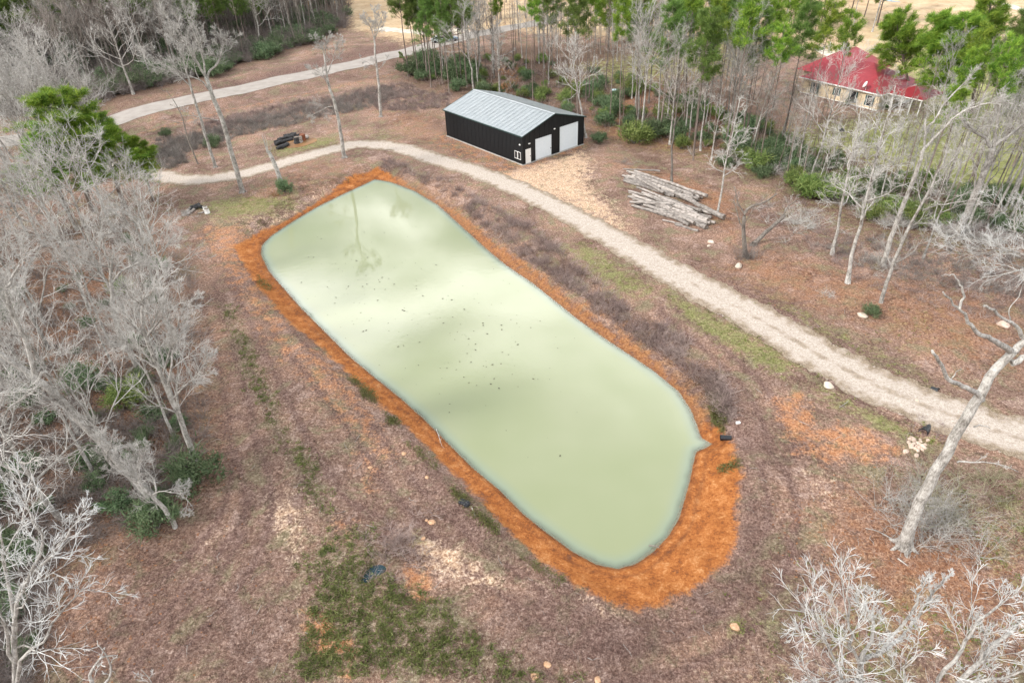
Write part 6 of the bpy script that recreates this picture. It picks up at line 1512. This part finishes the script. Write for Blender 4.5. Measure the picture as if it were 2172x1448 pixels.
# sticks lying at the waterline
for k_, (pxs, r, lb) in enumerate((([(1376, 1158), (1392, 1160), (1402, 1166)], .05, 'forked grey branch lying half in the water at the near end of the pond'), ([(925, 908), (932, 930), (938, 948)], .03, 'thin stick on the clay bank left of the pond'), ([(1000, 1075), (1008, 1096)], .03, 'white stick beside the black bundle'),
                                  ([(1903, 1155), (1888, 1143), (1860, 1128), (1835, 1122)], .05, 'long fallen limb at the foot of the huge dead tree'), ([(1903, 1186), (1925, 1202)], .05, 'short white stick in the rust leaves below the dead tree'), ([(1780, 875 - 10), (1800, 852)], .03, 'thin stick on the verge below the drive'))):
    P_ = np.array([G(*q) if k_ else P(q[0], q[1], ZW) for q in pxs]); P_[:, 2] += r * 1.5 + (.03 if k_ else .02)
    st = thing('fallen_branch', lb, 'branch', tuple(P_[0])); pl = catmull(P_ - P_[0], 3)
    obj('limb', MB().tube(pl, np.linspace(r, r * .4, len(pl)), 6).mesh('limb', M['bark_white'] if k_ else M['bark_dark']), st)
    rg = np.random.default_rng(k_); K, KR = kids(pl[None], np.linspace(r, r * .4, len(pl))[None], 4, .2, 1, 40, .35, 3, .05, .15, .03, rg)
    V, F = tubes(K, KR, 4); obj('twigs', MB().add(V, F).mesh('twigs', M['twig_pale']), st)

# ------------------------------------------------------------------ house
hA = P(1697, 197); hB = P(1858, 236)
yaw = math.atan2(hB[1] - hA[1], hB[0] - hA[0]); LH = float(np.linalg.norm(hB - hA)) ; 
house = thing('house', 'cream single-storey house with a dark red hip roof and side porch behind the trees', 'house', (hA[0], hA[1], 0.05), yaw)
DH, WH = 11.0, 2.7
obj('wall', MB().box(0, LH, 0, DH, -.5, WH).mesh('wall', M['cream']), house)
obj('foundation', MB().box(-.08, LH + .08, -.08, DH + .08, -.6, .15).mesh('foundation', M['white_paint']), house)
def hip(x0, x1, y0, y1, z0, h, ov=.5):
    x0 -= ov; x1 += ov; y0 -= ov; y1 += ov; hw_ = min(x1 - x0, y1 - y0) / 2
    if x1 - x0 > y1 - y0: r1, r2 = (x0 + hw_, (y0 + y1) / 2), (x1 - hw_, (y0 + y1) / 2)
    else: r1, r2 = ((x0 + x1) / 2, y0 + hw_), ((x0 + x1) / 2, y1 - hw_)
    V = [(x0, y0, z0), (x1, y0, z0), (x1, y1, z0), (x0, y1, z0), (r1[0], r1[1], z0 + h), (r2[0], r2[1], z0 + h)]
    mb = MB()
    if x1 - x0 > y1 - y0: mb.add(V, [[0, 1, 5, 4], [2, 3, 4, 5], [3, 2, 1, 0]], [[1, 2, 5], [3, 0, 4]])
    else: mb.add(V, [[1, 2, 5, 4], [3, 0, 4, 5], [3, 2, 1, 0]], [[0, 1, 4], [2, 3, 5]])
    return mb
rf = obj('roof', hip(0, LH, 0, DH, WH + .02, 3.0).mesh('roof', M['red_roof']), house)
obj('fascia', MB().box(-.52, LH + .52, -.54, -.5, WH - .16, WH + .04).box(-.52, LH + .52, DH + .5, DH + .54, WH - .16, WH + .04).box(-.54, -.5, -.5, DH + .5, WH - .16, WH + .04).box(LH + .5, LH + .54, -.5, DH + .5, WH - .16, WH + .04).mesh('fascia', M['white_paint']), rf)
wg = hip(-.5 - 3, 5.5, DH * .35, DH + 6, WH + .1, 3.3)
obj('roof', wg.mesh('roof', M['red_roof']), house)
obj('wall', MB().box(-3, -.01, DH * .35 + .5, DH + 5.5, -.5, WH).mesh('wall', M['cream']), house)
prf = obj('roof', hip(LH + .6, LH + 6.0, 1.5, 7.5, WH + .05, 1.2, .3).mesh('roof', M['red_roof']), house)
obj('fascia', MB().box(LH + .3, LH + 6.3, 1.18, 1.2, WH - .1, WH + .06).mesh('fascia', M['white_paint']), prf)
for x in (LH + 1.2, LH + 2.9, LH + 4.4, LH + 5.9): obj('porch_post', MB().box(x, x + .15, 1.4, 1.55, 0, WH).mesh('porch_post', M['white_paint']), house)
for x, wd, z0, z1 in ((2.2, .9, .4, 2.2), (6.6, .7, .9, 2.1), (9.6, .9, .4, 2.2), (12.6, .9, .5, 2.1)):
    if x + wd > LH - .3: continue
    wi = obj('window', MB().box(x, x + wd, -.03, -.01, z0, z1).mesh('window', M['glass']), house)
    obj('shutter', MB().box(x - .35, x - .08, -.05, -.012, z0, z1).box(x + wd + .08, x + wd + .35, -.05, -.012, z0, z1).mesh('shutter', M['teal']), wi)
    obj('window_frame', MB().box(x - .07, x, -.045, -.01, z0 - .07, z1 + .07).box(x + wd, x + wd + .07, -.045, -.01, z0 - .07, z1 + .07).box(x, x + wd, -.045, -.01, z1, z1 + .07).box(x, x + wd, -.045, -.01, z0 - .07, z0).mesh('window_frame', M['white_paint']), wi)
dsh = obj('satellite_dish', MB().tube([(LH - 2.6, -.3, WH + .9), (LH - 2.7, -.42, WH + 1.0), (LH - 2.78, -.5, WH + 1.06)], [.1, .4, .55], 16).tube([(LH - 2.6, -.2, WH + .1), (LH - 2.6, -.3, WH + .9)], [.04, .04], 6).mesh('satellite_dish', M['white_paint']), rf)
for b, r_, lb in (((1872, 232), 1.7, 'dark green shrub at the near corner of the house'), ((1895, 222), 1.6, 'green shrub before the house porch'), ((1800, 222), 1.2, 'small green shrub against the cream wall')):
    plant('bush', G(*b)[:2], r_, lb)

# dry brush among the shrubs of the right wood
w_ = px_points([(1450, 330), (1600, 360), (1720, 425), (1860, 480), (2180, 540), (2180, 480), (1850, 420), (1640, 330)], 260, 16, None)
far_mass('wood_edge_brush', [twig_clump(170 + i, 16, 1.7, .9, .02, 6).mesh('brush_clump', M['twig_pale']) for i in range(4)], w_, rgS.uniform(.5, 1.3, len(w_)), 16, 'pale dead brush along the edge of the right wood')
w_ = px_points([(1560, 420), (1700, 430), (1860, 520), (2180, 590), (2180, 700), (1900, 640), (1720, 540)], 420, 17, lambda X, Y, rg: rg.random(len(X)) < .6)
far_mass('wood_edge_weeds', [twig_clump(180 + i, 12, .8, 1.1, .014, 5).mesh('brush_clump', M['brush']) for i in range(4)], w_, rgS.uniform(.4, 1.2, len(w_)), 17, 'thin dry weeds on the leaf-covered ground at the right')

# ------------------------------------------------------------------ parked cars far behind the pines
def car(px, yaw_, mat, label):
    g_ = G(*px); e = thing('parked_car', label, 'car', tuple(g_), yaw_)
    prof = [(-2.2, .35), (-2.25, .8), (-1.9, .95), (-1.3, 1.0), (1.0, .95), (2.1, .85), (2.25, .5), (2.2, .35)]
    mb = MB(); n = len(prof); V = [(x, -.85, z) for x, z in prof] + [(x, .85, z) for x, z in prof] + [(0, -.85, .5), (0, .85, .5)]
    mb.add(V, [[i, i + n, (i + 1) % n + n, (i + 1) % n] for i in range(n)], [[i, (i + 1) % n, 2 * n] for i in range(n)] + [[(i + 1) % n + n, i + n, 2 * n + 1] for i in range(n)])
    obj('body', mb.mesh('body', mat), e)
    cb = [(-1.7, .96, .8), (-1.1, 1.42, .66), (.3, 1.45, .66), (1.1, .95, .8)]
    V = [(x, -y_, z) for x, z, y_ in cb] + [(x, y_, z) for x, z, y_ in cb]
    c_ = obj('cabin', MB().add(V, [[0, 4, 5, 1], [2, 6, 7, 3], [0, 1, 2, 3], [7, 6, 5, 4]]).mesh('cabin', M['glass']), e)
    obj('roof', MB().box(-1.12, .32, -.67, .67, 1.44, 1.5).mesh('roof', mat), e)
    for x in (-1.4, 1.4):
        for s_ in (-1, 1):
            obj('wheel', MB().tube([(x, s_ * .72, .33), (x, s_ * .9, .33)], [.33, .33], 14).mesh('wheel', M['black_plastic']), e)
    return e
car((934, 90), .25, M['car_white'], 'white car parked at the road end behind the pines')
car((952, 88), .4, M['car_blue'], 'blue-grey car parked just right of the white one behind the pines')

# ------------------------------------------------------------------ labels of look-alikes: say where each one stands
ORD = ['first', 'second', 'third', 'fourth', 'fifth', 'sixth', 'seventh', 'eighth', 'ninth', 'tenth', 'eleventh', 'twelfth']
same = {}
for o in list(sc.objects):
    if o.parent is None and 'label' in o and 'group' in o and o['category'] in ('tree', 'bush', 'log', 'stone'):
        same.setdefault(o['label'], []).append(o)
for lb, os_ in same.items():
    if len(os_) < 2: continue
    pos_ = [(proj(np.array(o.matrix_world.translation)), o) for o in os_]
    for cat_ in [0]:
        if len(lb.split()) > 13 or os_[0]['category'] == 'log': continue
        if len(os_) <= 12 and os_[0]['category'] in ('tree', 'bush'):
            for k_, (q, o) in enumerate(sorted(pos_, key=lambda a: a[0][0])): o['label'] = lb + ', ' + ORD[k_] + ' from the left'
        else:
            xs = sorted(a[0][0] for a in pos_); ys = sorted(a[0][1] for a in pos_); n_ = len(xs)
            for q, o in pos_:
                fx_ = xs.index(q[0]) / n_; fy_ = ys.index(q[1]) / n_
                o['label'] = lb + ', ' + ('left' if fx_ < .34 else 'middle' if fx_ < .67 else 'right') + ' part, ' + ('back' if fy_ < .5 else 'front')
